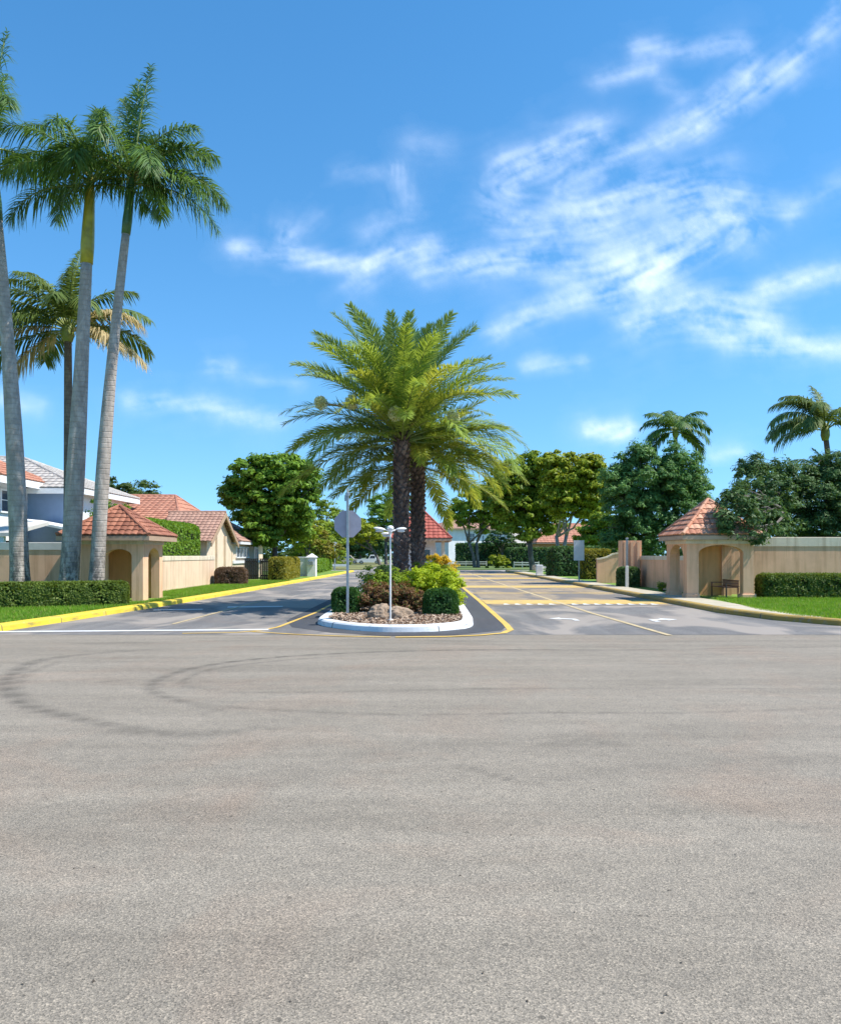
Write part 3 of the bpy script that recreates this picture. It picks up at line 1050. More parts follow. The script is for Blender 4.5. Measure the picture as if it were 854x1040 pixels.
# cirrus: a thin sheet of ice cloud high above, its density worked out in streaks combed along the wind
strokes = [  # polyline in photo pixels, half width, strength
    ([(520, 170), (561, 149), (606, 135)], 12, .72), ([(540, 168), (585, 152)], 10, .4),
    ([(513, 188), (512, 214), (535, 232)], 16, .52), ([(572, 172), (570, 208), (584, 230)], 12, .38),
    ([(600, 211), (644, 195), (702, 189), (736, 202), (750, 226)], 17, .68), ([(752, 228), (741, 245), (718, 256)], 7, .40),
    ([(712, 218), (698, 245), (673, 270), (634, 290)], 17, .86), ([(634, 290), (585, 304), (537, 321), (500, 338)], 8, .58),
    ([(673, 262), (624, 266), (561, 268), (498, 264)], 12, .46), ([(690, 232), (653, 247), (602, 232), (560, 236)], 14, .34),
    ([(560, 285), (620, 276)], 10, .34), ([(600, 298), (660, 284)], 10, .34), ([(540, 245), (640, 240)], 40, .16),
    ([(648, 326), (692, 309), (740, 314), (779, 334)], 15, .72), ([(711, 334), (779, 350), (865, 357)], 9, .70),
    ([(768, 300), (808, 287), (870, 276)], 8, .60), ([(700, 322), (760, 330)], 14, .4),
    ([(755, 199), (800, 212)], 8, .36), ([(800, 215), (847, 187), (870, 178)], 8, .26),
    ([(241, 252), (284, 261), (328, 266), (368, 268)], 6, .58), ([(288, 234), (293, 256)], 8, .42), ([(300, 240), (318, 220)], 6, .22),
    ([(364, 280), (386, 258), (428, 254)], 10, .72), ([(433, 273), (477, 270), (531, 268)], 9, .54), ([(444, 249), (464, 262), (500, 268)], 8, .46),
    ([(404, 172), (405, 195), (420, 218), (375, 233)], 9, .28), ([(419, 145), (448, 152)], 12, .18), ([(342, 177), (380, 175)], 6, .20),
    ([(606, 80), (632, 72), (662, 68)], 6, .36), ([(643, 48), (698, 52), (753, 40), (768, 55), (757, 78)], 8, .40),
    ([(757, 78), (725, 100), (691, 124), (653, 148), (600, 173)], 9, .48), ([(725, 105), (715, 130), (680, 140)], 9, .26), ([(675, 85), (692, 95)], 6, .24),
    ([(852, 12), (815, 52), (784, 76), (753, 100), (710, 126)], 9, .52), ([(812, 62), (800, 76)], 8, .3), ([(740, 160), (690, 176)], 8, .16),
    ([(130, 406), (180, 408), (225, 418), (282, 426)], 6, .56), ([(213, 374), (232, 374)], 5, .46), ([(0, 404), (40, 414)], 7, .32),
    ([(598, 436), (640, 436)], 6, .95), ([(535, 373), (585, 369)], 5, .42), ([(728, 462), (752, 460)], 6, .45), ([(235, 380), (300, 390)], 5, .22),
    ([(-300, 300), (-120, 330), (-60, 350)], 20, .4), ([(930, 260), (1050, 240), (1200, 260)], 22, .5),
]


def fbm(shape, cells, octaves, rng, gain=.55):
    """smooth value noise on a grid"""
    out = np.zeros(shape)
    amp, tot = 1.0, 0.0
    for o in range(octaves):
        cy_, cx_ = int(cells[0] * 2 ** o) + 3, int(cells[1] * 2 ** o) + 3
        g = rng.uniform(-1, 1, (cy_, cx_))
        y = np.linspace(0, cy_ - 2.001, shape[0])
        x = np.linspace(0, cx_ - 2.001, shape[1])
        y0, x0 = y.astype(int), x.astype(int)
        fy, fx = (y - y0)[:, None], (x - x0)[None, :]
        fy, fx = fy * fy * (3 - 2 * fy), fx * fx * (3 - 2 * fx)
        a, b = g[np.ix_(y0, x0)], g[np.ix_(y0, x0 + 1)]
        c, d = g[np.ix_(y0 + 1, x0)], g[np.ix_(y0 + 1, x0 + 1)]
        out += amp * ((a * (1 - fx) + b * fx) * (1 - fy) + (c * (1 - fx) + d * fx) * fy)
        tot += amp
        amp *= gain
    return out / tot


def bil(A, y, x):
    y = np.clip(y, 0, A.shape[0] - 1.001)
    x = np.clip(x, 0, A.shape[1] - 1.001)
    y0, x0 = y.astype(int), x.astype(int)
    fy, fx = y - y0, x - x0
    return (A[y0, x0] * (1 - fx) + A[y0, x0 + 1] * fx) * (1 - fy) + (A[y0 + 1, x0] * (1 - fx) + A[y0 + 1, x0 + 1] * fx) * fy


rngc = np.random.default_rng(2024)
STEP = 1.5
cxs = np.arange(-340, 1240, STEP)
cys = np.arange(-70, 476, STEP)
PX, PY = np.meshgrid(cxs, cys)
shp = PX.shape
WX = PX + 7 * fbm(shp, (8, 22), 5, rngc) + 5 * fbm(shp, (50, 140), 3, rngc)
WY = PY + 6 * fbm(shp, (8, 22), 5, rngc) + 4 * fbm(shp, (50, 140), 3, rngc)
total = np.zeros(shp)
c2, s2, wsum = np.zeros(shp), np.zeros(shp), np.full(shp, 1e-4)
wind = math.radians(-27)
c2 += 1e-4 * math.cos(2 * wind)
s2 += 1e-4 * math.sin(2 * wind)
for path, hw, st in strokes:
    dmin = np.full(shp, 1e9)
    for (a, b) in zip(path[:-1], path[1:]):
        bx_, by_ = b[0] - a[0], b[1] - a[1]
        l2 = bx_ * bx_ + by_ * by_
        h = np.clip(((WX - a[0]) * bx_ + (WY - a[1]) * by_) / l2, 0, 1)
        ds = np.hypot(WX - a[0] - bx_ * h, WY - a[1] - by_ * h)
        dmin = np.minimum(dmin, ds)
        ang = math.atan2(by_, bx_)
        wg = np.exp(-(ds / (hw * 1.6 + 6)) ** 2)
        c2 += wg * math.cos(2 * ang)
        s2 += wg * math.sin(2 * ang)
    x = np.exp(-(dmin / (hw * 1.15 + 2.5)) ** 2) * st
    total = total + x * (1 - total)
ang = .5 * np.arctan2(s2, c2)
# ease the streak direction towards the wind so the fibres fan out
ang = .5 * np.arctan2(.7 * np.sin(2 * ang) + .45 * math.sin(2 * wind), .7 * np.cos(2 * ang) + .45 * math.cos(2 * wind))
ang = ang + .25 * fbm(shp, (10, 28), 3, rngc)
dirx, diry = np.cos(ang), np.sin(ang)
base = fbm(shp, (110, 300), 3, rngc, .7) + .6 * fbm(shp, (30, 80), 3, rngc)
lic = np.zeros(shp)
gy0, gx0_ = np.mgrid[0:shp[0], 0:shp[1]].astype(float)
for sgn in (1, -1):
    yy_, xx_ = gy0.copy(), gx0_.copy()
    for q in range(13):
        lic += bil(base, yy_, xx_) * (1 - q / 15)
        yy_ += sgn * bil(diry, yy_, xx_) * 1.3
        xx_ += sgn * bil(dirx, yy_, xx_) * 1.3
lic = (lic - lic.mean()) / lic.std()
soft = fbm(shp, (14, 40), 5, rngc)
soft = soft / soft.std()
fine = fbm(shp, (70, 190), 4, rngc, .65)
fine = fine / fine.std()
dens = total * np.clip(.60 + .14 * lic + .22 * soft + .10 * fine, 0, 1.4)
# wind-blown smear along the fibres
sm = np.zeros(shp)
for sgn in (1, -1):
    yy_, xx_ = gy0.copy(), gx0_.copy()
    for q in range(7):
        sm += bil(dens, yy_, xx_)
        yy_ += sgn * bil(diry, yy_, xx_) * 1.2
        xx_ += sgn * bil(dirx, yy_, xx_) * 1.2
dens = .66 * dens + .34 * sm / 14
# a very thin veil round the streaks
halo = np.zeros(shp)
for path, hw, st in strokes:
    for (a, b) in zip(path[:-1], path[1:]):
        bx_, by_ = b[0] - a[0], b[1] - a[1]
        h = np.clip(((WX - a[0]) * bx_ + (WY - a[1]) * by_) / (bx_ * bx_ + by_ * by_), 0, 1)
        halo = np.maximum(halo, st * np.exp(-((WX - a[0] - bx_ * h) ** 2 + (WY - a[1] - by_ * h) ** 2) / (hw * 2.6 + 12) ** 2))
dens = np.clip(dens * .78 + .055 * halo * np.clip(.6 + .5 * soft + .25 * lic, 0, 2), 0, 1) * .84
CLH = 1500.0
vq = (HY - PY) / F
yq = CLH / vq
Vc = np.stack([(PX - CX) / F * yq, yq, np.full(shp, CLH) + CH], -1).reshape(-1, 3)
nx2 = shp[1]
ii = (np.arange(shp[0] - 1)[:, None] * nx2 + np.arange(nx2 - 1)[None, :]).ravel()
Fq2 = np.stack([ii, ii + 1, ii + nx2 + 1, ii + nx2], 1)
dflat = dens.ravel()
keep = dflat[Fq2].max(1) > .006
Fq2 = Fq2[keep]
used = np.unique(Fq2)
remap = np.full(len(Vc), -1)
remap[used] = np.arange(len(used))
mcl, ntc, bcl = new_mat('ice_cloud')
atc = N(ntc, 'ShaderNodeAttribute')
atc.attribute_name = 'ice_amount'
trc = N(ntc, 'ShaderNodeBsdfTranslucent')
trc.inputs['Color'].default_value = (.62, .64, .67, 1)
tpc = N(ntc, 'ShaderNodeBsdfTransparent')
mxc = N(ntc, 'ShaderNodeMixShader')
L(ntc, atc.outputs['Fac'], mxc.inputs[0])
L(ntc, tpc.outputs[0], mxc.inputs[1])
L(ntc, trc.outputs[0], mxc.inputs[2])
L(ntc, mxc.outputs[0], ntc.nodes['Material Output'].inputs['Surface'])
clo = link_mesh('clouds', Vc[used], remap[Fq2], mcl)
clo['kind'] = 'structure'
ac = clo.data.attributes.new('ice_amount', 'FLOAT', 'POINT')
ac.data.foreach_set('value', dflat[used].astype(np.float32))

vs_ = sc.view_settings
vs_.view_transform = 'Standard'
vs_.look = 'None'
vs_.gamma = 1
vs_.use_curve_mapping = False
vs_.exposure = .54
sc.cycles.use_denoising = True
sc.cycles.max_bounces = 5
sc.cycles.diffuse_bounces = 3
sc.cycles.glossy_bounces = 2
sc.cycles.transmission_bounces = 3
sc.cycles.transparent_max_bounces = 4

# ================================================================== GROUND AND ROADS
sheet('ground', [(-1500, -400), (1500, -400), (1500, 3000), (-1500, 3000)], -.012, M['ground'])

# the cross road: a fine grid so that tyre marks can be stored on it
xs = np.arange(-16, 16.01, .08)
ys = np.arange(1.2, 17.41, .06)
ys[-1] = 17.4
gx, gy = np.meshgrid(xs, ys)
nx_, ny_ = len(xs), len(ys)
V = np.stack([gx.ravel(), gy.ravel(), np.zeros(gx.size)], 1)
i0 = (np.arange(ny_ - 1)[:, None] * nx_ + np.arange(nx_ - 1)[None, :]).ravel()
Fg = np.stack([i0, i0 + 1, i0 + nx_ + 1, i0 + nx_], 1)
road = link_mesh('road', V, Fg, M['road'])
road['kind'] = 'structure'


def gpt(px, py):
    d = CH * F / (py - HY)
    return np.array((wx(px, d), d))


def mark(field, pts, width, strength, taper=True):
    P = [np.array(p) for p in pts]
    # smooth the polyline
    Q = []
    for i in range(len(P) - 1):
        p0, p1, p2, p3 = P[max(i - 1, 0)], P[i], P[i + 1], P[min(i + 2, len(P) - 1)]
        for k in range(8):
            t = k / 8
            Q.append(.5 * ((2 * p1) + (-p0 + p2) * t + (2 * p0 - 5 * p1 + 4 * p2 - p3) * t * t + (-p0 + 3 * p1 - 3 * p2 + p3) * t ** 3))
    Q.append(P[-1])
    n = len(Q)
    for i in range(n - 1):
        a, b = Q[i], Q[i + 1]
        mn, mxx = np.minimum(a, b) - width * 2, np.maximum(a, b) + width * 2
        sel = (gx > mn[0]) & (gx < mxx[0]) & (gy > mn[1]) & (gy < mxx[1])
        if not sel.any():
            continue
        px, py = gx[sel], gy[sel]
        ba = b - a
        h = np.clip(((px - a[0]) * ba[0] + (py - a[1]) * ba[1]) / (ba @ ba + 1e-9), 0, 1)
        ds = np.hypot(px - a[0] - ba[0] * h, py - a[1] - ba[1] * h)
        k = strength * np.clip(1.3 - ds / (width * .8), 0, 1) * 1.3 * (.72 + .28 * np.sin(h * 3.0 + i * 2.1)) * (math.sin(math.pi * min(1, (i + 4) / (n + 6))) ** .5 if taper else 1)
        field[sel] = np.maximum(field[sel], k)


fld = np.zeros_like(gx)
mark(fld, [gpt(150, 660), gpt(95, 664), gpt(40, 671), gpt(14, 684), gpt(6, 697), gpt(22, 714), gpt(62, 726), gpt(120, 738), gpt(200, 748)], .17, .66)
mark(fld, [gpt(60, 672), gpt(30, 684), gpt(18, 700), gpt(40, 716)], .09, .45)
mark(fld, [gpt(225, 722), gpt(175, 710), gpt(153, 699), gpt(166, 688), gpt(205, 677), gpt(265, 669), gpt(340, 664), gpt(430, 661), gpt(530, 660), gpt(640, 660), gpt(850, 657)], .115, .72)
mark(fld, [gpt(196, 700), gpt(186, 692), gpt(215, 680), gpt(280, 671.5), gpt(350, 666)], .075, .5)
mark(fld, [gpt(190, 694), gpt(230, 702), gpt(320, 703), gpt(480, 700), gpt(640, 699), gpt(850, 700)], .09, .32)
mark(fld, [gpt(175, 712), gpt(260, 720), gpt(400, 726), gpt(560, 724), gpt(700, 724), gpt(850, 719)], .09, .44)
mark(fld, [gpt(120, 742), gpt(180, 746), gpt(240, 744)], .18, .5)
mark(fld, [gpt(560, 757), gpt(590, 754), gpt(630, 756)], .16, .4)
mark(fld, [gpt(470, 778), gpt(510, 790), gpt(545, 797)], .06, .5)
mark(fld, [gpt(560, 790), gpt(700, 776), gpt(850, 770)], .22, .2)
mark(fld, [gpt(260, 738), gpt(280, 741)], .08, .5)
mark(fld, [gpt(100, 693), gpt(125, 691)], .05, .5)
mark(fld, [gpt(800, 838), gpt(850, 845)], .03, .45)
mark(fld, [gpt(0, 656), gpt(300, 650), gpt(600, 652), gpt(854, 650)], .25, .22)
mark(fld, [gpt(0, 668), gpt(200, 658), gpt(500, 655), gpt(854, 664)], .20, .16)
mark(fld, [gpt(250, 800), gpt(420, 760), gpt(700, 740), gpt(854, 738)], .3, .16)
at = road.data.attributes.new('tyre_marks', 'FLOAT', 'POINT')
at.data.foreach_set('value', np.clip(fld, 0, .9).ravel().astype(np.float32))
# the rest of the cross road, outside the grid
sheet('road_west', [(-200, -14), (-16, -14), (-16, 17.4), (-200, 17.4)], 0, M['road'])
sheet('road_east', [(16, -14), (200, -14), (200, 17.4), (16, 17.4)], 0, M['road'])
sheet('road_south', [(-16, -14), (16, -14), (16, 1.2), (-16, 1.2)], 0, M['road'])


def kl(d):   # the road edge of the kerb on the shrub-hedge side
    return np.interp(d, [17.0, 18.0, 21.0, 24.5, 28.2, 36, 44, 67, 110, 210], [-9.5, -9.03, -8.75, -8.5, -8.2, -7.85, -7.55, -6.85, -6.3, -5.6])


def kr(d):
    return np.interp(d, [17.0, 17.9, 18.6, 19.6, 21.3, 24, 85], [16.5, 12.5, 10.9, 9.75, 8.95, 8.5, 8.45])


dd_ = list(np.arange(17.4, 30, .6)) + list(range(30, 100, 5)) + [100, 150, 200]
poly = [(kl(d), d) for d in dd_] + [(kr(min(d, 85)) if d > 17.9 else 12.4, d) for d in reversed(dd_)]
polyL = [(kl(d), d) for d in dd_] + [(-.5, 200), (-.5, 17.4)]
polyR = [(-.5, 17.4), (-.5, 100)] + [(kr(d), d) for d in reversed([x for x in dd_ if x <= 90 and x > 17.9])] + [(12.6, 17.85), (12.6, 17.4)]
sheet('drive_out', polyL, .004, M['drive'])
sheet('drive_in', polyR, .004, M['drive'])
# resealed strip round the island
ribL = [(-2.95, 60), (-2.95, 30), (-2.95, 21.2), (-2.55, 19.4), (-1.6, 18.15), (-.6, 17.55), (.5, 17.7), (1.4, 18.6), (1.68, 20), (1.72, 30), (1.72, 60)]
mb = MB()
ribbon(mb, ribL, .85, .0075)
mb.build('resealed_strip', M['gutter'])['kind'] = 'structure'
# raised crossing table of the inbound side
sheet('speed_table', [(2.35, 27.5), (8.3, 27.5), (8.3, 84), (2.35, 84)], .0085, M['table'])
sheet('cross_street', [(-120, 84.9), (200, 84.9), (200, 93), (-120, 93)], .001, plain('pale_cross_street', (.36, .33, .29), .85, .15, .5))

mk = MB()   # yellow lines
ribbon(mk, [(-5.0, 17.65), (-3.9, 17.85), (-3.45, 18.4), (-3.25, 19.2), (-3.0, 24), (-2.9, 36)], .10, .0125)
ribbon(mk, [(-3.62, 18.05), (-2.6, 17.45), (-1.6, 17.05), (-.6, 16.85)], .09, .0125)
ribbon(mk, [(-.5, 16.85), (.5, 16.95), (1.2, 17.25), (1.75, 17.75), (1.98, 18.5), (2.03, 20), (2.12, 30), (2.15, 42), (2.3, 84)], .15, .0125)
mk.build('yellow_edge_line', M['yellow'])['kind'] = 'structure'
mk = MB()
ribbon(mk, [(5.1, 17.2), (4.85, 24), (4.6, 54), (4.4, 84)], .13, .0128)
ribbon(mk, [(-5.9, 20), (-5.7, 30)], .09, .0128)
ribbon(mk, [(-3.0, 40.5), (-1.9, 41.0)], .9, .0128)
mk.build('lane_line', M['cream'])['kind'] = 'structure'
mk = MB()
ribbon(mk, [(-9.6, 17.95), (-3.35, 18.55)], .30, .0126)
ribbon(mk, [(-6.1, 26.6), (-4.4, 26.9)], .55, .0126)  # patch of sun between shadows, painted on as a pale strip
ribbon(mk, [(-8.0, 25.2), (-6.6, 25.5)], .35, .0126)  # second sun patch, likewise painted on the lane
mk.build('stop_line_and_sun_patches', M['white_line'])['kind'] = 'structure'
mk = MB()
for d, wd in ((29.6, 2.5), (36.5, .5), (44.0, 3.0), (52.0, .6), (60, 3.2), (72, 3.4)):
    mk.add([(2.22, d - wd / 2, .0118), (8.36, d - wd / 2, .0118), (8.36, d + wd / 2, .0118), (2.22, d + wd / 2, .0118)], [[0, 1, 2, 3]])
mk.build('speed_hump_paint', paint_mat('hump_paint', (.66, .44, .12), (.30, .24, .16), .43, 3))['kind'] = 'structure'
mk = MB()
for i in range(14):
    x = 2.75 + i * .38
    if 4.6 < x < 5.0:
        continue
    mk.add([(x, 27.9, .0125), (x + .24, 27.9, .0125), (x + .16, 28.5, .0125), (x + .08, 28.5, .0125)], [[0, 1, 2, 3]])
mk.build('hump_marking', M['white_line'])['kind'] = 'structure'
mk = MB()


def arrow(x, y, s=1.0, flip=1):
    # turn arrow: shaft from the near side bending to a head
    pts = [(-.42, -.55), (-.22, -.55), (-.22, -.05), (.18, .18), (.18, -.08), (.62, .34), (.10, .82), (.12, .55), (-.42, .22)]
    mk.add([(x + a * flip * s, y + b * s * 1.15, .0127) for a, b in pts], [list(range(9)) if flip > 0 else list(range(8, -1, -1))])


arrow(3.72, 21.5, .66, -1)
arrow(6.1, 21.2, .74, 1)
mk.build('turn_arrow_paint', M['white_line'])['kind'] = 'structure'


def kerb(name, path, w, h, mats, z0=-.01, side=1):
    """ribbon-shaped kerb: path is the road edge, its body lies to the given side; rounded nose"""
    P = [Vector((x, y)) for x, y in path]
    n = len(P)
    prof = [(0, z0), (.015, h * .75), (.05, h * .96), (.09, h), (w, h), (w, z0)]
    vs = []
    for i, p in enumerate(P):
        t = (P[min(i + 1, n - 1)] - P[max(i - 1, 0)]).normalized()
        nn = Vector((-t.y, t.x)) * side
        for o, z in prof:
            q = p + nn * o
            vs.append((q.x, q.y, z))
    k = len(prof)
    fs = []
    for i in range(n - 1):
        for j in range(k - 1):
            fs.append([i * k + j, (i + 1) * k + j, (i + 1) * k + j + 1, i * k + j + 1] if side < 0 else [i * k + j, i * k + j + 1, (i + 1) * k + j + 1, (i + 1) * k + j])
    o = link_mesh(name, vs, fs, mats)
    o['kind'] = 'structure'
    return o


kpathL = [(-60, 15.2), (-25, 15.6), (-15, 16.0), (-11.5, 16.5), (-9.9, 17.1)] + [(kl(d), d) for d in (17.9, 19, 20, 21, 22.5, 24.5, 26, 28.2, 32, 36, 40, 44, 55, 67, 84)]
kerb('kerb_yellow', kpathL, .32, .15, M['kerb_yellow'], side=1)
kpathR = [(kr(d), d) for d in (84, 60, 40, 30, 26, 24, 22.5, 21.3, 20.4, 19.6, 19, 18.6, 18.2, 17.9)] + [(14.2, 17.4), (17, 17.1), (25, 16.6), (60, 16.0)]
kerb('kerb_tan', kpathR, .30, .15, M['kerb_tan'], side=1)

# sidewalk behind the tan kerb
outer, inner = [], []
for d, wd in ((84, .9), (60, .9), (40, .95), (33, 1.0), (30, 1.05), (28, 1.05), (26, .95), (24, .8), (22.5, .62), (21.3, .4), (20.4, .15)):
    inner.append((kr(d) + .301, d))
    outer.append((kr(d) + .301 + wd, d))
mb = MB()
n = len(inner)
mb.add([(x, y, .150) for x, y in inner] + [(x, y, .150) for x, y in outer], [[i, i + 1, n + i + 1, n + i] for i in range(n - 1)])
mb.build('sidewalk', M['walk'])['kind'] = 'structure'
# lawns
lawnL = [(x - .318, y) for x, y in kpathL if y > 16.8]
lawnL = [(-60, 15.5), (-25, 15.95), (-15, 16.35), (-11.6, 16.85)] + lawnL + [(-7.0, 84), (-80, 84)]
sheet('lawn_hedge_side', lawnL, .12, M['lawn'])
lawnR = [(kr(d) + .29, d) for d in (84, 60, 40, 30, 26, 24, 22.5, 21.3, 20.4, 19.6, 19, 18.6, 18.25)] + [(14.3, 17.7), (17, 17.4), (25, 16.9), (60, 16.3), (90, 84)]
sheet('lawn_pavilion_side', lawnR, .12, M['lawn'])
# far verge beyond the cross street
sheet('far_lawn', [(-.6, 93), (120, 93), (120, 190), (-.6, 190)], .06, plain('far_turf', (.10, .15, .03), .9, .3, .3))
sheet('far_lawn_west', [(-120, 93), (-6.6, 93), (-5.7, 190), (-120, 190)], .06, plain('far_turf_dry', (.17, .17, .05), .9, .3, .3))

# planted island
isl = [(-2.95, 60.5), (-2.75, 40), (-2.52, 24), (-2.5, 20.6), (-2.42, 19.95), (-2.1, 19.2), (-1.5, 18.4), (-.9, 18.02), (-.4, 17.95), (.2, 18.08), (.75, 18.5), (1.08, 19.0), (1.22, 19.6), (1.30, 21), (1.40, 30), (1.5, 45), (1.6, 60.5)]
def smooth_path(P, k=5):
    P = [np.array(p, float) for p in P]
    Q = []
    for i in range(len(P) - 1):
        p0, p1, p2, p3 = P[max(i - 1, 0)], P[i], P[i + 1], P[min(i + 2, len(P) - 1)]
        d1 = np.linalg.norm(p2 - p1)
        t1 = (p2 - p0) / (np.linalg.norm(p2 - p1) + np.linalg.norm(p1 - p0) + 1e-9) * d1
        t2 = (p3 - p1) / (np.linalg.norm(p3 - p2) + np.linalg.norm(p2 - p1) + 1e-9) * d1
        for q in range(k):
            t = q / k
            Q.append(tuple((2 * t ** 3 - 3 * t * t + 1) * p1 + (t ** 3 - 2 * t * t + t) * t1 + (-2 * t ** 3 + 3 * t * t) * p2 + (t ** 3 - t * t) * t2))
    Q.append(tuple(P[-1]))
    return Q


isl = smooth_path(isl)
kerb('kerb_white', isl, .26, .15, M['kerb_white'], side=1)
bed = []
P = [Vector(p) for p in isl]
for i, p in enumerate(P):
    t = (P[min(i + 1, len(P) - 1)] - P[max(i - 1, 0)]).normalized()
    bed.append(tuple(p + Vector((-t.y, t.x)) * .25))
sheet('planting_bed', bed, .135, M['bed'])

# grass blades over the near lawns
def pip(px, py, poly):
    inside = np.zeros(len(px), bool)
    n = len(poly)
    for i in range(n):
        x0, y0 = poly[i]
        x1, y1 = poly[(i + 1) % n]
        c = ((y0 > py) != (y1 > py)) & (px < (x1 - x0) * (py - y0) / (y1 - y0 + 1e-12) + x0)
        inside ^= c
    return inside


def blades(name, label, poly, n, seed, h=(.05, .11)):
    rng = np.random.default_rng(seed)
    P = np.array(poly)
    lo, hi = P.min(0), P.max(0)
    pts = rng.uniform(lo, hi, (n * 3, 2))
    pts = pts[pip(pts[:, 0], pts[:, 1], poly)][:n]
    k = len(pts)
    a = rng.uniform(0, 6.28, k)
    hh = rng.uniform(*h, k)
    w_ = .012
    ln = rng.normal(size=(k, 2)) * .035
    b = np.stack([pts[:, 0], pts[:, 1], np.full(k, .118)], 1)
    sdx = np.stack([np.cos(a) * w_, np.sin(a) * w_, np.zeros(k)], 1)
    tipp = b + np.stack([ln[:, 0], ln[:, 1], hh], 1)
    V = np.stack([b - sdx, b + sdx, tipp], 1).reshape(-1, 3)
    o = link_mesh(name, V, np.arange(3 * k).reshape(k, 3), M['blade'])
    return tag(o, label, 'grass', kind='stuff')


blades('grass', 'short bright lawn grass along the yellow painted kerb',
       [(-13.8, 17.0), (-10.2, 17.5), (-9.35, 18.2), (-8.85, 24.4), (-8.55, 28), (-8.2, 36), (-7.7, 50), (-10.6, 50), (-10.7, 32), (-9.0, 31), (-9.0, 27.5), (-9.6, 26.3), (-13.8, 23.2)], 60000, 3)
blades('grass', 'bright lawn grass between the sidewalk and the wall hedge',
       [(10.3, 29.5), (9.9, 26.5), (9.35, 23.5), (9.4, 20.8), (10.0, 19.9), (11.2, 18.9), (14.5, 18.1), (18, 17.9), (18, 29), (12.5, 29.6)], 60000, 4)

# bark chips and pebbles on the island bed
rng = np.random.default_rng(11)
pts = rng.uniform((-2.4, 18.1), (1.2, 24), (15000, 2))
pts = pts[pip(pts[:, 0], pts[:, 1], bed)][:5200]
Pz = np.stack([pts[:, 0], pts[:, 1], .14 + rng.uniform(0, .025, len(pts))], 1)
nr = np.array([0, 0, 1.0]) + rng.normal(size=(len(pts), 3)) * .4
sz = rng.uniform(.02, .05, len(pts))
Vc, Fc = rhombs(Pz, nr, sz, sz * .6, rng)
tag(link_mesh('bark_chips', Vc, Fc, M['chip']), 'scattered bark and stone chips covering the island bed', 'mulch', kind='stuff')

# specks of dry litter lying about on the cross road
rng = np.random.default_rng(17)
n = 420
pp = np.stack([rng.uniform(-7, 7, n), 2.0 + 13 * rng.uniform(0, 1, n) ** 1.3, np.full(n, .004)], 1)
szl = rng.uniform(.004, .012, n)
Vl, Fl = rhombs(pp, np.array([0, 0, 1.0]) + rng.normal(size=(n, 3)) * .06, szl, szl * rng.uniform(.25, .6, n), rng)
Vl[:, 2] = np.maximum(Vl[:, 2], .0015)
tag(link_mesh('road_litter', Vl, Fl, leaf_mat('dry_litter', (.03, .025, .02), (.10, .08, .06), .1, .8, 3)), 'tiny specks of dry leaf litter scattered over the pale asphalt', 'litter', kind='stuff')

# ================================================================== ISLAND OBJECTS
BZ = .135
t = thing('stop_sign', 'octagonal traffic sign on a tall grey post, seen from its grey back', 'road sign', (-1.88, 21.7, BZ))
mb = MB()
mb.box(-1.88 - .032, -1.88 + .032, 21.668, 21.732, BZ - .05, 3.22, bev=.006)
mb.build('post', M['steel'], t)
mb = MB()
zc, rr = 2.46, .375
oc = [(math.cos(R(22.5 + 45 * i)) * rr, math.sin(R(22.5 + 45 * i)) * rr) for i in range(8)]
mb.add([(-1.88 + a, 21.736, zc + b) for a, b in oc] + [(-1.88 + a, 21.742, zc + b) for a, b in oc],
       [list(range(8)), list(range(15, 7, -1))] + [[i, 8 + i, 8 + (i + 1) % 8, (i + 1) % 8] for i in range(8)], 0)
pn = mb.build('sign_panel', M['sign_back'], t)
mb = MB()
mb.add([(-1.88 + a * .96, 21.745, zc + b * .96) for a, b in oc], [list(range(7, -1, -1))], 0)
mb.build('sign_face', M['sign_red'], pn)
mb = MB()
mb.box(-1.93, -1.83, 21.64, 21.76, 3.18, 3.27, bev=.01)
mb.box(-1.955, -1.90, 21.66, 21.74, 3.05, 3.20)
br_ = mb.build('bracket', M['steel'], t)
for zb in (2.25, 2.68):
    mb = MB()
    mb.tube([(-1.88, 21.668, zb), (-1.88, 21.652, zb)], [.014, .012], 8)
    mb.build('bolt', M['steel'], t)
mb = MB()
mb.box(-1.884, -1.876, 21.45, 22.05, 3.27, 3.38)
mb.build('name_blade', M['steel'], t)

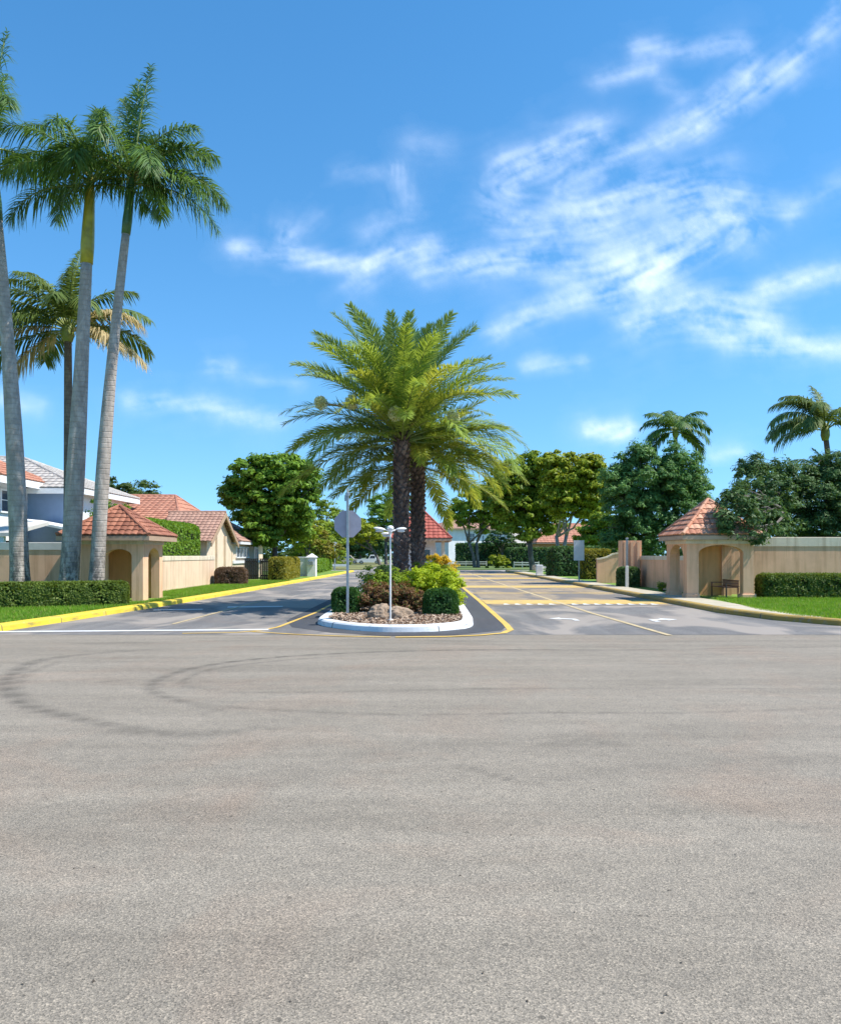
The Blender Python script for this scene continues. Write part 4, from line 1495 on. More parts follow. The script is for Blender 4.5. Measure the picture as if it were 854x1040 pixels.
t = thing('garden_lamp', 'slim white post with three small white lamp heads in front of the rock', 'lamp', (-.70, 19.55, BZ))
mb = MB()
mb.tube([(-.70, 19.55, BZ - .03), (-.70, 19.55, 2.22)], [.024, .022], 12)
mb.tube([(-.70, 19.55, BZ), (-.70, 19.55, BZ + .03)], [.07, .06], 12)
mb.build('post', M['pole_white'], t, smooth=False)
mb = MB()
mb.blob((-.70, 19.55, 2.28), (.08, .08, .065), 18, 10)
mb.tube([(-.70, 19.55, 2.17), (-.70, 19.55, 2.25)], [.04, .06], 12)
mb.build('hub', M['lamp_white'], t, smooth=True)
for (dx, dy, z, rx, tilt) in ((-.25, -.02, 2.26, .145, -.16), (.25, 0, 2.255, .13, .08), (-.10, .20, 2.15, .13, .0)):
    mb = MB()

    def fn(d):
        return 1.0 if d.z > -.25 else .82
    mb.blob((0, 0, 0), (rx, rx * .85, .045), 20, 10, fn=fn)
    ca, sa = math.cos(tilt), math.sin(tilt)
    mb.v = [(-.70 + dx + x * ca - z_ * sa, 19.55 + dy + y, z + x * sa + z_ * ca) for x, y, z_ in mb.v]
    mb.tube([(-.70, 19.55, 2.20), (-.70 + dx * .5, 19.55 + dy * .5, z - .015)], [.016, .016], 8)
    hd = mb.build('lamp_head', M['lamp_white'], t, smooth=True)
    mb = MB()
    mb.blob((-.70 + dx, 19.55 + dy, z - .045), (rx * .7, rx * .6, .03), 16, 6)
    mb.build('lens', M['lamp_lens'], hd, smooth=True)

# rock
from mathutils import noise as mnoise


def rockfn_at(off, amp=1.0):
    def f(d):
        p_ = Vector(d) * 1.6 + Vector(off)
        v = .97 + .19 * amp * (mnoise.noise(p_) + .5 * mnoise.noise(p_ * 2.3) + .18 * mnoise.noise(p_ * 5.1) + .09 * mnoise.noise(p_ * 13))
        v -= .16 * amp * max(0, 1 - abs(mnoise.noise(p_ * 1.7 + Vector((4, 1, 2)))) * 9)
        return v
    return f


mb = MB()
mb.blob((-.95, 20.4, BZ + .04), (.33, .34, .29), 72, 48, fn=rockfn_at((1.3, 7, 2)))
mb.blob((-.56, 20.36, BZ + .04), (.36, .32, .27), 72, 48, fn=rockfn_at((9.1, 3, 5)))
tag(mb.build('rock', M['rock'], None, smooth=True), 'low weathered brown boulder lying in the bark chips behind the lamp post', 'rock')

hedge('boxwood_shrub', 'dark clipped boxwood block at the foot of the octagonal sign', 'shrub', (-1.98, 22.35, BZ), (.72, .8, .66), 0, 6000, .042, M['box_leaf'], 21, 'clipped boxwoods at the island front', roundness=.22, rough=.13)
hedge('boxwood_shrub', 'rounded dark boxwood at the island corner below the yellow-green shrub', 'shrub', (.52, 21.75, BZ), (.92, .9, .66), 0, 7000, .042, M['box_leaf'], 22, 'clipped boxwoods at the island front', roundness=.32, rough=.13)
shrub('copper_shrub', 'wide copper-brown leafy shrub growing right behind the boulder', (-.86, 22.5, BZ),
      [(-.55, 0, .30, .45, .45, .34), (0, -.05, .34, .5, .45, .36), (.5, 0, .30, .45, .45, .34), (-.25, .1, .50, .55, .4, .32), (.35, .1, .48, .5, .4, .32), (.75, 0, .3, .35, .4, .32), (0, -.2, .3, .6, .4, .3)], 300, 75, .13, .036, M['brown_shrub'], 23)
shrub('leafy_shrub', 'mid-green loose shrub between the copper shrub and the palm trunks', (-1.15, 24.2, BZ),
      [(-.25, 0, .66, .5, .4, .42), (.45, 0, .64, .5, .4, .42), (.1, .1, .5, .6, .5, .4), (.8, 0, .6, .4, .4, .4)], 130, 80, .2, .045, M['green_shrub'], 24)
shrub('lime_shrub', 'vivid lime-green shrub in front of the palm trunks above the corner boxwood', (.35, 23.6, BZ),
      [(-.35, 0, .72, .42, .4, .45), (.35, -.1, .62, .5, .45, .45), (.62, .3, .5, .32, .5, .4), (0, .8, .8, .5, .5, .45)], 120, 90, .18, .045, M['lime_shrub'], 25)
shrub('fine_shrub', 'pale grey-green wispy shrub hugging the second palm trunk', (.25, 26.2, BZ),
      [(0, 0, .9, .5, .4, .55), (.45, .2, .75, .4, .4, .45)], 60, 70, .22, .035, M['tree_mid'], 26, aspect=.3)
shrub('golden_croton', 'golden-orange croton bush beside the guard house column', (.95, 40.0, BZ),
      [(-.3, 0, .9, .45, .45, .6), (.35, 0, .75, .45, .45, .5), (0, 0, 1.2, .35, .35, .45)], 70, 80, .24, .06, M['gold_shrub'], 27)
shrub('lime_shrub', 'lime-green low shrubs spreading behind the palms towards the golden croton', (.6, 31.0, BZ),
      [(-.2, 0, .5, .6, .8, .45), (.35, 1.5, .5, .45, .9, .45), (.2, -1.6, .6, .5, .9, .5)], 80, 80, .25, .055, M['lime_shrub'], 28)
hedge('dark_shrub', 'dark round shrub at the road edge of the island behind the palms', 'shrub', (-1.75, 44.0, BZ), (1.2, 1.2, 1.0), 0, 2600, .07, M['tree_dark'], 29, roundness=.4, rough=.12)

# date palms
def mix1(s, az, rng):
    if s < .36:
        return M['date_leaf_blue']
    return M['date_leaf_gold'] if rng.uniform() < (.04 if s < .6 else .30) else M['date_leaf']


def mix2(s, az, rng):
    return M['date_leaf_gold'] if rng.uniform() < .5 else M['date_leaf']


d1, d2 = 26.0, 27.8
date_palm('taller date palm with a full yellow-green crown, trunk nearest the lamp post', (wx(407, d1), d1, BZ), (wx(408, d1), d1, wz(437, d1)), .235, 96, 31, 3.95, mix1,
          flowers=((wx(326, 24.6), 24.6, wz(409, 24.6)), (wx(357, 24.2), 24.2, wz(408, 24.2)), (wx(401, 24.4), 24.4, wz(420, 24.4)), (wx(460, 24.6), 24.6, wz(425, 24.6))), lowest=-8)
date_palm('shorter date palm close behind the taller one with drooping golden lower fronds', (wx(424.5, d2), d2, BZ), (wx(424, d2), d2, wz(464, d2)), .225, 46, 32, 3.35, mix2, lowest=-16, highest=48)

# guard house on the island
t = thing('guard_house', 'small guard house with red tiled roof on the median behind the date palms', 'guard house', (0, 55.5, BZ))
mb = MB()
mb.box(-1.3, .95, 54.0, 57.2, BZ - .03, 2.62)
mb.build('wall', M['white_wall'], t)
window(t, 'y', 54.0, -.4, .7, 1.25, 2.1, -1, 0, 1)
window(t, 'x', .95, 54.6, 56.4, 1.15, 2.2, 1, 1, 1)
hip_roof(t, -1.95, 1.95, 52.6, 58.4, 2.72, 4.75, M['red_tile'], ridge=(0, 0, 55.0, 56), course=.32, tw=.3)
for (x, y) in ((1.42, 53.1), (-1.42, 53.1)):
    mb = MB()
    mb.box(x - .11, x + .11, y - .11, y + .11, BZ - .03, 2.54, bev=.015)
    mb.build('column', M['peach_cap'], t)

# ================================================================== LEFT SIDE
GZ = .12
# royal palms
D1, D2, D3 = 27.5, 27.3, 27.0
royal_palm('grey royal palm standing nearest the white house, its crown partly out of the picture', (wx(21, D1), D1, GZ), (wx(-3, D1), D1, wz(222, D1)), .30, .155, .12, 2.5, M['crownshaft_green'],
           [(85, 85, 4.4, 18), (310, 45, 3.3, 105), (290, 55, 3.3, 105), (180, 30, 3.9, 90), (140, 20, 3.9, 90), (230, 10, 3.6, 80), (200, 55, 3.6, 80), (100, 76, 4.0, 40), (60, 20, 3.0, 90)], 41, 0)
royal_palm('royal palm with a bright yellow crownshaft, the middle of the three tall trunks', (wx(69, D2), D2, GZ), (wx(88, D2), D2, wz(266, D2)), .31, .175, .02, 2.75, M['crownshaft'],
           [(170, 48, 3.8, 92), (188, 30, 3.7, 85), (160, 70, 3.7, 75), (95, 80, 3.5, 40), (205, 58, 3.5, 100), (265, 55, 3.0, 105), (300, 60, 3.2, 100), (225, 20, 3.0, 85),
            (10, 62, 3.2, 85), (350, 25, 2.8, 85), (130, 30, 3.4, 90), (60, 45, 3.4, 90), (190, 2, 2.9, 70), (345, 2, 2.5, 65), (280, 30, 2.6, 95)], 42, 0)
royal_palm('slender royal palm leaning towards the road in front of the tiled pavilion', (wx(97, D3), D3, GZ), (wx(128, D3), D3, wz(236, D3)), .235, .125, -.12, 1.9, M['crownshaft_green'],
           [(60, 84, 4.0, 12), (120, 76, 3.7, 30), (100, 80, 3.9, 18), (10, 52, 3.0, 82), (350, 40, 3.1, 95), (0, 16, 3.4, 74), (335, 8, 3.6, 80), (20, 30, 3.2, 90), (300, 25, 3.1, 100),
            (200, 40, 2.9, 100), (180, 12, 2.8, 80), (260, 50, 2.8, 110), (90, 35, 3.4, 90), (230, 25, 2.8, 95), (355, -4, 3.3, 60), (345, 62, 2.9, 88)], 43, 0)
# coconut palm behind
DC = 33.0
feather_palm('coconut_palm', 'shaggy shorter coconut palm with dry tan lower fronds behind the royal palms', (wx(70, DC), DC, GZ), (wx(69, DC), DC, wz(338, DC)), .2,
             [(80, 85, 3.4, 22), (170, 64, 3.6, 62), (150, 72, 3.4, 55), (190, 42, 3.5, 72), (20, 65, 3.2, 75), (0, 38, 3.5, 80), (340, 28, 3.6, 75), (355, -4, 3.6, 50),
              (185, 12, 3.5, 70), (200, -8, 3.1, 55), (280, 50, 2.9, 95), (250, 65, 3.0, 80), (310, 45, 3.0, 95), (230, 25, 2.9, 80), (100, 50, 3.3, 80), (60, 30, 3.2, 80), (130, 15, 3.2, 70), (176, -18, 3.0, 50),
              (175, 28, 3.4, 80), (10, 15, 3.3, 70), (160, 45, 3.4, 75), (110, 75, 3.3, 45), (215, 55, 3.0, 85), (300, 68, 3.0, 75), (45, 50, 3.2, 80), (330, 5, 3.2, 60)],
             44, M['coco_leaf'], M['coco_trunk'], dry=(6, 7, 8, 17, 25), nl=75, ll=.8, w=.06, hang=.85)

hedge('clipped_hedge', 'long clipped green hedge with a flat top at the feet of the tall palms', 'hedge', (-11.4, 24.75, GZ), (5.3, .95, .74), math.atan2(2.2, 4.65), 30000, .052, M['hedge_leaf'], 51, rough=.24, roundness=.2)

# pavilion left
t = thing('tiled_pavilion', 'open peach pavilion with brown-red tiled pyramid roof beside the palm trunks', 'pavilion', (-10.4, 29.3, GZ), 'gate pavilions')
x0, x1, y0, y1 = -11.45, -9.32, 28.25, 30.4
mb = MB()
arch_wall(mb, 'y', y0, y0 + .3, x0, x1, x0 + .85, x1 - .38, 1.62, GZ - .03, 2.15, rise=.24)
arch_wall(mb, 'x', x1 - .3, x1, y0 + .302, y1, y0 + .55, y1 - .36, 1.50, GZ - .03, 2.15, rise=.40)
mb.box(x0, x0 + .28, y0 + .302, y1, GZ - .03, 2.15)
mb.build('arch_wall', M['peach'], t)
mb = MB()
mb.box(x0 + .282, x1 - .302, y1 - .22, y1 - .002, GZ - .03, 2.15)
mb.build('back_wall', M['ochre'], t)
mb = MB()
mb.box(x0 - .05, x1 + .05, y0 - .05, y0 - .002, 2.02, 2.149)
mb.box(x1 + .002, x1 + .05, y0 - .002, y1 + .03, 2.02, 2.149)
mb.build('cornice', M['peach_cap'], t)
hip_roof(t, -12.0, -8.95, 27.72, 30.85, 2.32, 3.36, M['terracotta'], course=.26, tw=.22)

# pavilion right
t = thing('tiled_pavilion', 'tan open pavilion with pinkish tiled roof overhung by dark feathery foliage', 'pavilion', (10.6, 31, GZ), 'gate pavilions')
x0, x1, y0, y1 = 9.42, 11.78, 29.75, 32.2
mb = MB()
arch_wall(mb, 'y', y0, y0 + .32, x0, x1, x0 + .42, x1 - .36, 1.72, GZ - .03, 2.2, rise=.30)
arch_wall(mb, 'x', x0, x0 + .30, y0 + .322, y1 - .34, y0 + .40, y1 - .40, 1.58, GZ - .03, 2.2, rise=.46)
mb.box(x0, x0 + .40, y1 - .338, y1, GZ - .03, 2.2)
mb.box(x1 - .36, x1, y1 - .338, y1, GZ - .03, 2.2)
mb.box(x0 + .402, x1 - .362, y1 - .26, y1 - .02, 1.98, 2.2)
mb.box(x1 - .28, x1 - .002, y0 + .322, y1 - .34, 2.0, 2.2)
mb.build('arch_wall', M['tan'], t)
mb = MB()
mb.box(x0 + .95, x1 - .364, y1 - .24, y1 - .06, GZ - .03, 1.978)
mb.build('back_wall', M['ochre'], t)
mb = MB()
mb.box(x0 - .05, x1 + .05, y0 - .05, y0 - .002, 2.06, 2.199)
mb.box(x0 - .05, x0 - .002, y0 - .002, y1 + .03, 2.06, 2.199)
mb.build('cornice', M['peach_cap'], t)
mb = MB()
for (x, y) in ((x0 - .04, y0 - .04), (x0 - .04, y1 - .45), (x1 - .41, y0 - .04)):
    mb.box(x, x + .50, y, y + .49, GZ - .02, GZ + .16, bev=.02)
mb.build('column_base', M['tan'], t)
hip_roof(t, 9.2, 11.98, 29.48, 32.45, 2.38, 3.70, M['pink_tile'], course=.27, tw=.23)

# bench in the pavilion
t = thing('metal_bench', 'small dark red-brown metal bench under the pavilion arch', 'bench', (11.2, 30.9, GZ))
mb = MB()
for i in range(5):
    mb.box(10.95 + i * .095, 11.02 + i * .095, 30.15, 31.75, .48, .51)
mb.build('seat', M['bronze'], t)
mb = MB()
for i in range(16):
    yy = 30.2 + i * .1
    mb.box(11.405, 11.425, yy, yy + .03, .54, .72)
mb.box(11.40, 11.43, 30.15, 31.75, .72, .75)
mb.box(11.40, 11.43, 30.15, 31.75, .511, .54)
mb.build('backrest', M['bronze'], t)
for yy in (30.18, 31.68):
    for xx in (10.96, 11.38):
        mb = MB()
        mb.box(xx, xx + .04, yy, yy + .04, GZ - .01, .479)
        mb.build('leg', M['bronze'], t)
    mb = MB()
    mb.box(10.94, 11.40, yy, yy + .035, .62, .65)
    mb.box(10.96, 11.00, yy + .001, yy + .034, .511, .62)
    mb.build('armrest', M['bronze'], t)

# garden walls
def wall(name, label, x0, x1, y0, y1, h, mat, capm, cap_h=.2, group='garden walls of the estate', band=.025):
    t = thing(name, label, 'wall', ((x0 + x1) / 2, (y0 + y1) / 2, GZ), group)
    mb = MB()
    mb.box(x0, x1, y0, y1, GZ - .04, h - cap_h)
    mb.build('wall_body', mat, t)
    mb = MB()
    mb.box(x0 - band, x1 + band, y0 - band, y1 + band, h - cap_h + .001, h, bev=.015)
    mb.build('coping', capm, t)
    return t


wall('garden_wall', 'shaded tan wall running behind the tall palm trunks', -34, -11.5, 29.3, 29.5, 2.10, M['tan'], M['soffit'], .26)
wall('garden_wall', 'sunlit peach wall along the outbound road between pavilion and gable', -11.1, -10.85, 30.6, 44.3, 1.62, M['peach_light'], M['peach_cap'], .2)
wall('garden_wall', 'shaded tan wall behind the dark hedge next to the pinkish pavilion', 11.2, 34, 32.9, 33.15, 2.36, M['tan'], M['peach_cap'], .36)
wall('garden_wall', 'low tan wall between the tall pier and the pinkish pavilion', 10.85, 11.1, 33.2, 41.4, 1.62, M['tan'], M['peach_cap'], .18)
# pier with ribs
t = thing('gate_pier', 'tall fluted tan pier rising above the end of the low wall', 'pier', (10.4, 41.9, GZ))
mb = MB()
mb.box(9.95, 10.9, 41.45, 42.3, GZ - .04, 2.38)
mb.build('shaft', M['tan'], t)
mb = MB()
for i in range(3):
    mb.box(10.02 + i * .32, 10.16 + i * .32, 41.38, 41.447, GZ - .03, 2.3)
mb.build('rib', M['tan'], t)
# curved low wall beyond
t = thing('curved_wall', 'short tan wall with a stepped curved top beyond the pier', 'wall', (10.6, 46.5, GZ), 'garden walls of the estate')
mb = MB()
pf = [(9.75, GZ - .04), (11.4, GZ - .04), (11.4, 1.72), (10.9, 1.72), (10.6, 1.66), (10.3, 1.5), (9.95, 1.42), (9.75, 1.40)]
n = len(pf)
mb.add([(x, 46.4, z) for x, z in pf] + [(x, 46.65, z) for x, z in pf], [list(range(n)), list(range(2 * n - 1, n - 1, -1))] + [[i, n + i, n + (i + 1) % n, (i + 1) % n] for i in range(n)])
mb.build('wall_body', M['tan'], t)
mb = MB()
cp = [(9.72, 1.403), (9.95, 1.423), (10.3, 1.503), (10.6, 1.663), (10.9, 1.723), (11.43, 1.723)]
for (a, b) in zip(cp[:-1], cp[1:]):
    mb.add([(a[0], 46.37, a[1]), (b[0], 46.37, b[1]), (b[0], 46.68, b[1]), (a[0], 46.68, a[1]), (a[0], 46.37, a[1] + .08), (b[0], 46.37, b[1] + .08), (b[0], 46.68, b[1] + .08), (a[0], 46.68, a[1] + .08)],
           [[4, 5, 6, 7], [0, 1, 5, 4], [2, 3, 7, 6]])
mb.build('coping', M['peach_cap'], t)

# shrubs along the walls
hedge('wall_hedge', 'tall bright green hedge spilling over the sunlit peach wall', 'hedge', (-12.1, 37.8, GZ), (1.6, 11.5, 3.15), 0, 26000, .085, M['hedge_bright'], 52, rough=.32, roundness=.5, depth=.3)
shrub('tall_shrub', 'light green bush peeking out above the brown-red pavilion roof', (-12.6, 33.4, GZ),
      [(0, 0, 2.4, .9, .8, 1.2), (.6, 0, 3.0, .6, .6, .6)], 90, 60, .3, .07, M['hedge_bright'], 53)
hedge('purple_shrub', 'clipped purple-brown shrub block standing alone on the roadside lawn', 'shrub', (-9.85, 43.8, GZ), (1.65, 1.1, .92), 0, 8000, .05, M['purple_shrub'], 54, roundness=.35, rough=.17)
hedge('roadside_hedge', 'yellow-green clipped hedge beneath the round tree by the kerb', 'hedge', (-8.75, 54.5, GZ), (1.0, 9.0, 1.42), .04, 11000, .08, M['orange_shrub'], 55, rough=.3, roundness=.3)
hedge('clipped_hedge', 'dark clipped hedge in front of the shaded wall beyond the lawn', 'hedge', (15.6, 30.1, GZ), (7.0, 1.0, .88), 0, 26000, .058, M['hedge_leaf'], 56, rough=.22, roundness=.25)
hedge('dark_shrub', 'dark rounded clipped shrub at the foot of the fluted pier', 'shrub', (10.05, 42.6 - 1.9, GZ), (1.05, 1.0, .98), 0, 5000, .05, M['tree_dark'], 57, roundness=.3)
shrub('low_plant', 'tiny spiky plant at the base of the low tan wall', (10.35, 36.0, GZ), [(0, 0, .2, .3, .3, .2)], 18, 40, .14, .05, M['tree_mid'], 58, aspect=.25)

# pole signs on the right
t = thing('wall_lamp_post', 'slim white pole with a grey upper part standing before the pier', 'post', (9.72, 39.6, GZ))
mb = MB()
mb.box(9.655, 9.785, 39.53, 39.66, GZ - .02, 1.15, bev=.01)
mb.build('lower_pole', M['pole_white'], t)
mb = MB()
mb.box(9.68, 9.76, 39.555, 39.635, 1.15, 2.42)
mb.build('upper_pole', M['steel'], t)
mb = MB()
mb.box(9.66, 9.78, 39.535, 39.655, 2.42, 2.47, bev=.01)
mb.build('cap', M['steel'], t)

t = thing('notice_sign', 'blank white rectangular sign on a thin post before dark shrubs', 'road sign', (9.42, 50, GZ))
mb = MB()
mb.tube([(9.42, 50, GZ - .02), (9.42, 50, 2.45)], [.035, .035], 8)
mb.build('post', M['steel'], t)
mb = MB()
mb.box(9.10, 9.72, 49.93, 49.955, 1.34, 2.54)
mb.build('sign_panel', M['sign_white'], t)

t = thing('post_barrier', 'pair of short white posts joined by a rail beside the inbound road', 'barrier', (9.55, 64, GZ))
for x in (9.05, 10.12):
    mb = MB()
    mb.box(x - .24, x + .24, 63.8, 64.25, GZ - .02, .92, bev=.03)
    mb.build('post', M['lamp_white'], t)
mb = MB()
mb.box(9.30, 9.87, 63.95, 64.1, .66, .80)
mb.build('rail', M['lamp_white'], t)

# house: white two storey, shade on its front put in as blue colour
t = thing('two_storey_house', 'two-storey white house, its front coloured blue for shade, with grey and orange tiled roofs behind the palms', 'house', (-21, 43, GZ))
mb = MB()
mb.box(-26, -17.1, 41.5, 48.8, 0, 4.75)
mb.build('wall', M['blue_shade_wall'], t)
mb = MB()
mb.box(-17.1 + .002, -17.04, 41.5, 48.8, 0, 4.75)
mb.build('side_wall', M['white_wall'], t)  # sunlit side, kept white against the blue-shaded front
hip_roof(t, -27, -16.5, 40.8, 49.4, 4.95, 6.9, M['grey_tile'], ridge=(-22.6, -21.4, 45, 45.2), fascia=M['trim'], course=.4, tw=.34, fh=.3)
mb = MB()
mb.box(-30, -19.4, 37.6, 41.498, 0, 5.0)
mb.build('front_wing', M['white_wall'], t)
hip_roof(t, -30.6, -18.5, 37.0, 42.6, 5.22, 6.35, M['orange_tile'], ridge=(-26, -20.6, 39.8, 39.8), fascia=M['trim'], course=.36, tw=.3, fh=.35, name='wing_roof')
window(t, 'x', -19.4, 38.75, 39.75, 3.7, 4.75, 1, 0, 2)
window(t, 'y', 37.6, -22.6, -21.4, 3.35, 4.75, -1, 1, 2)
window(t, 'x', -17.04, 44.4, 45.5, 3.0, 4.3, 1, 0, 2)
window(t, 'x', -17.04, 46.9, 47.9, 3.0, 4.3, 1, 0, 2)
mb = MB()
mb.add([(-24, 35.2, 2.45), (-17.2, 35.2, 2.45), (-16.6, 37.58, 3.0), (-24, 37.58, 3.0), (-24, 35.2, 2.6), (-17.2, 35.2, 2.6), (-16.6, 37.58, 3.15), (-24, 37.58, 3.15)],
       [[0, 3, 2, 1], [4, 5, 6, 7], [0, 1, 5, 4], [1, 2, 6, 5], [2, 3, 7, 6], [3, 0, 4, 7]])
mb.build('porch_roof', M['soffit'], t)
mb = MB()
mb.add([(-18.4, 38.2, 3.25), (-14.6, 38.2, 2.5), (-14.6, 41.4, 2.5), (-18.4, 41.4, 3.25), (-18.4, 38.2, 3.35), (-14.6, 38.2, 2.62), (-14.6, 41.4, 2.62), (-18.4, 41.4, 3.35)],
       [[0, 3, 2, 1], [4, 5, 6, 7], [0, 1, 5, 4], [1, 2, 6, 5], [2, 3, 7, 6], [3, 0, 4, 7]])
mb.box(-14.9, -14.62, 38.25, 41.38, 0, 2.48)
mb.build('patio_roof', M['white_wall'], t)
for x in (-23.6, -20.6, -17.6):
    mb = MB()
    mb.box(x - .1, x + .1, 35.3, 35.5, 0, 2.449)
    mb.build('porch_post', M['trim'], t)
mb = MB()
mb.box(-23.4, -17.8, 37.56, 37.597, .4, 2.3)
mb.build('porch_opening', M['dark'], t)

# house: tan with orange hip roof and a gable towards the road
t = thing('gabled_house', 'single-storey beige house with orange hip roof and gable facing the road', 'house', (-15, 51, GZ))
mb = MB()
gx0 = -11.3
mb.box(-24, gx0 - 1.0, 44.5, 60, 0, 2.45)
mb.build('wall', M['beige_wall'], t)
mb = MB()
mb.add([(gx0, 44.5, 0), (gx0, 50.3, 0), (gx0, 50.3, 2.45), (gx0, 47.4, 3.92), (gx0, 44.5, 2.45), (gx0 - 1.0, 44.5, 0), (gx0 - 1, 50.3, 0), (gx0 - 1, 50.3, 2.45), (gx0 - 1, 47.4, 3.92), (gx0 - 1, 44.5, 2.45)],
       [[0, 1, 2, 3, 4], [9, 8, 7, 6, 5], [0, 4, 9, 5], [1, 6, 7, 2], [2, 7, 8, 3], [3, 8, 9, 4]])
mb.build('gable_wall', M['beige_wall'], t)
mb = MB()
tile_face(mb, (-13.6, 44.1, 2.38), (gx0 + .35, 44.1, 2.38), (gx0 + .35, 47.4, 4.08), (-14.2, 47.4, 4.08))
tile_face(mb, (gx0 + .35, 50.7, 2.38), (-13.6, 50.7, 2.38), (-14.2, 47.4, 4.08), (gx0 + .35, 47.4, 4.08))
ridge_caps(mb, (-14.2, 47.4, 4.08), (gx0 + .35, 47.4, 4.08))
rf = mb.build('gable_roof', M['brown_tile'], t)
mb = MB()
for (ya, yb) in ((44.1, 47.4), (50.7, 47.4)):
    mb.add([(gx0 + .30, ya, 2.10), (gx0 + .30, yb, 3.80), (gx0 + .37, yb, 3.80), (gx0 + .37, ya, 2.10), (gx0 + .30, ya, 2.32), (gx0 + .30, yb, 4.04), (gx0 + .37, yb, 4.04), (gx0 + .37, ya, 2.32)],
           [[0, 1, 5, 4], [3, 7, 6, 2], [0, 3, 2, 1], [4, 5, 6, 7], [0, 4, 7, 3], [1, 2, 6, 5]])
mb.build('barge_board', M['fascia'], rf)
for yy in (46.3, 48.3):
    mb = MB()
    mb.box(gx0 + .003, gx0 + .12, yy, yy + .25, 0, 2.75)
    mb.build('pilaster', M['beige_wall'], t)
hip_roof(t, -25, -12.5, 44.25, 61, 2.55, 5.35, M['orange_tile'], ridge=(-18.6, -15.2, 52, 52.2), course=.4, tw=.34)
mb = MB()
mb.box(-18, gx0 + .05, 50.302, 60, 0, 2.35)
mb.build('road_wing', M['beige_wall'], t)
hip_roof(t, -15.5, gx0 + .45, 50.72, 60.6, 2.5, 4.1, M['brown_tile'], ridge=(-13.4, -13.4, 54.4, 57.0), course=.4, tw=.34, fascia=M['trim'], name='wing_roof')
window(t, 'x', gx0 + .05, 51.2, 54.9, 1.55, 2.2, 1, 3, 1)
window(t, 'x', gx0 + .05, 56.6, 58.0, 1.4, 2.2, 1, 1, 1)
mb = MB()
mb.box(gx0 + .053, gx0 + .13, 50.32, 59.98, 1.15, 1.32)
mb.build('sill_band', M['trim'], t)
# dark gate beside
t = thing('dark_gate', 'dark slatted gate in the shade under the round tree', 'gate', (-10.3, 53.4, GZ))
for i in range(2):
    mb = MB()
    for k in range(7):
        mb.box(-11.15 + i * .95 + k * .125, -11.05 + i * .95 + k * .125, 53.38, 53.42, GZ, 1.45)
    mb.box(-11.15 + i * .95, -10.3 + i * .95, 53.421, 53.45, .3, .4)
    mb.box(-11.15 + i * .95, -10.3 + i * .95, 53.421, 53.45, 1.2, 1.3)
    mb.build('leaf_panel', M['dark'], t)
mb = MB()
mb.box(-9.22, -9.12, 53.36, 53.46, GZ - .02, 1.6)
mb.build('post', M['bronze'], t)

# white pier with mailbox
t = thing('white_pier', 'short white pier with a capped top and mailbox by the outbound kerb', 'pier', (-7.85, 61, GZ))
mb = MB()
mb.box(-8.2, -7.55, 60.7, 61.3, GZ - .02, 1.5, bev=.03)
mb.build('shaft', M['white_wall'], t)
mb = MB()
mb.add([(-8.28, 60.62, 1.503), (-7.47, 60.62, 1.503), (-7.47, 61.38, 1.503), (-8.28, 61.38, 1.503), (-7.87, 61, 1.80)], [[3, 2, 1, 0], [0, 1, 4], [1, 2, 4], [2, 3, 4], [3, 0, 4]])
mb.build('cap', M['white_wall'], t)
mb = MB()
mb.box(-8.05, -7.7, 60.42, 60.698, .95, 1.25, bev=.03)
mb.build('mailbox', M['steel'], t)
t = thing('white_wing_wall', 'low white wall beside the capped white pier', 'wall', (-9.2, 61.4, GZ))
mb = MB()
mb.box(-10.2, -8.22, 61.3, 61.5, GZ - .02, 1.45)
mb.build('wall_body', M['white_wall'], t)
mb = MB()
mb.box(-10.25, -8.22, 61.26, 61.54, 1.452, 1.55)
mb.build('coping', M['trim'], t)
for x, d, h, lb in ((-9.15, 90, 3.1, 'thin grey pole with a small plate on the yellowed verge'), (-8.2, 96, 2.6, 'thin pale pole without a plate beside the outbound road')):
    t = thing('sign_pole', lb, 'post', (x, d, .05))
    mb = MB()
    mb.tube([(x, d, 0), (x, d, h)], [.05, .05], 8)
    mb.build('pole', M['steel'], t)
    if d == 90:
        mb = MB()
        mb.box(x - .2, x + .2, d - .08, d - .055, h - .55, h - .05)
        mb.build('sign_panel', M['sign_white'], t)

# big round tree by the outbound road
tree('round_tree', 'large round dense green tree overhanging the beige house beside the road', (-9.7, 56.0, GZ),
     [(-9.9, 56, 5.2, 2.2, 2.3, 2.4), (-8.3, 55.5, 5.6, 1.5, 1.8, 1.9), (-11.6, 56, 5.7, 1.5, 1.8, 1.7), (-9.5, 56, 7.3, 2.2, 1.9, 1.15), (-11.0, 55.5, 7.1, 1.5, 1.6, 1.15), (-8.0, 56, 7.0, 1.3, 1.5, 1.0), (-8.5, 56, 3.9, 1.3, 1.6, 1.3),
      (-10.8, 55.4, 3.7, 1.5, 1.6, 1.3), (-10.4, 54.8, 2.7, 1.0, 1.0, .8), (-12.8, 56, 5.6, .7, .9, .7), (-7.3, 55.8, 6.2, .5, .9, .9)], 640, 80, .50, .15, M['tree_leaf'], 61, trunk_r=.2)
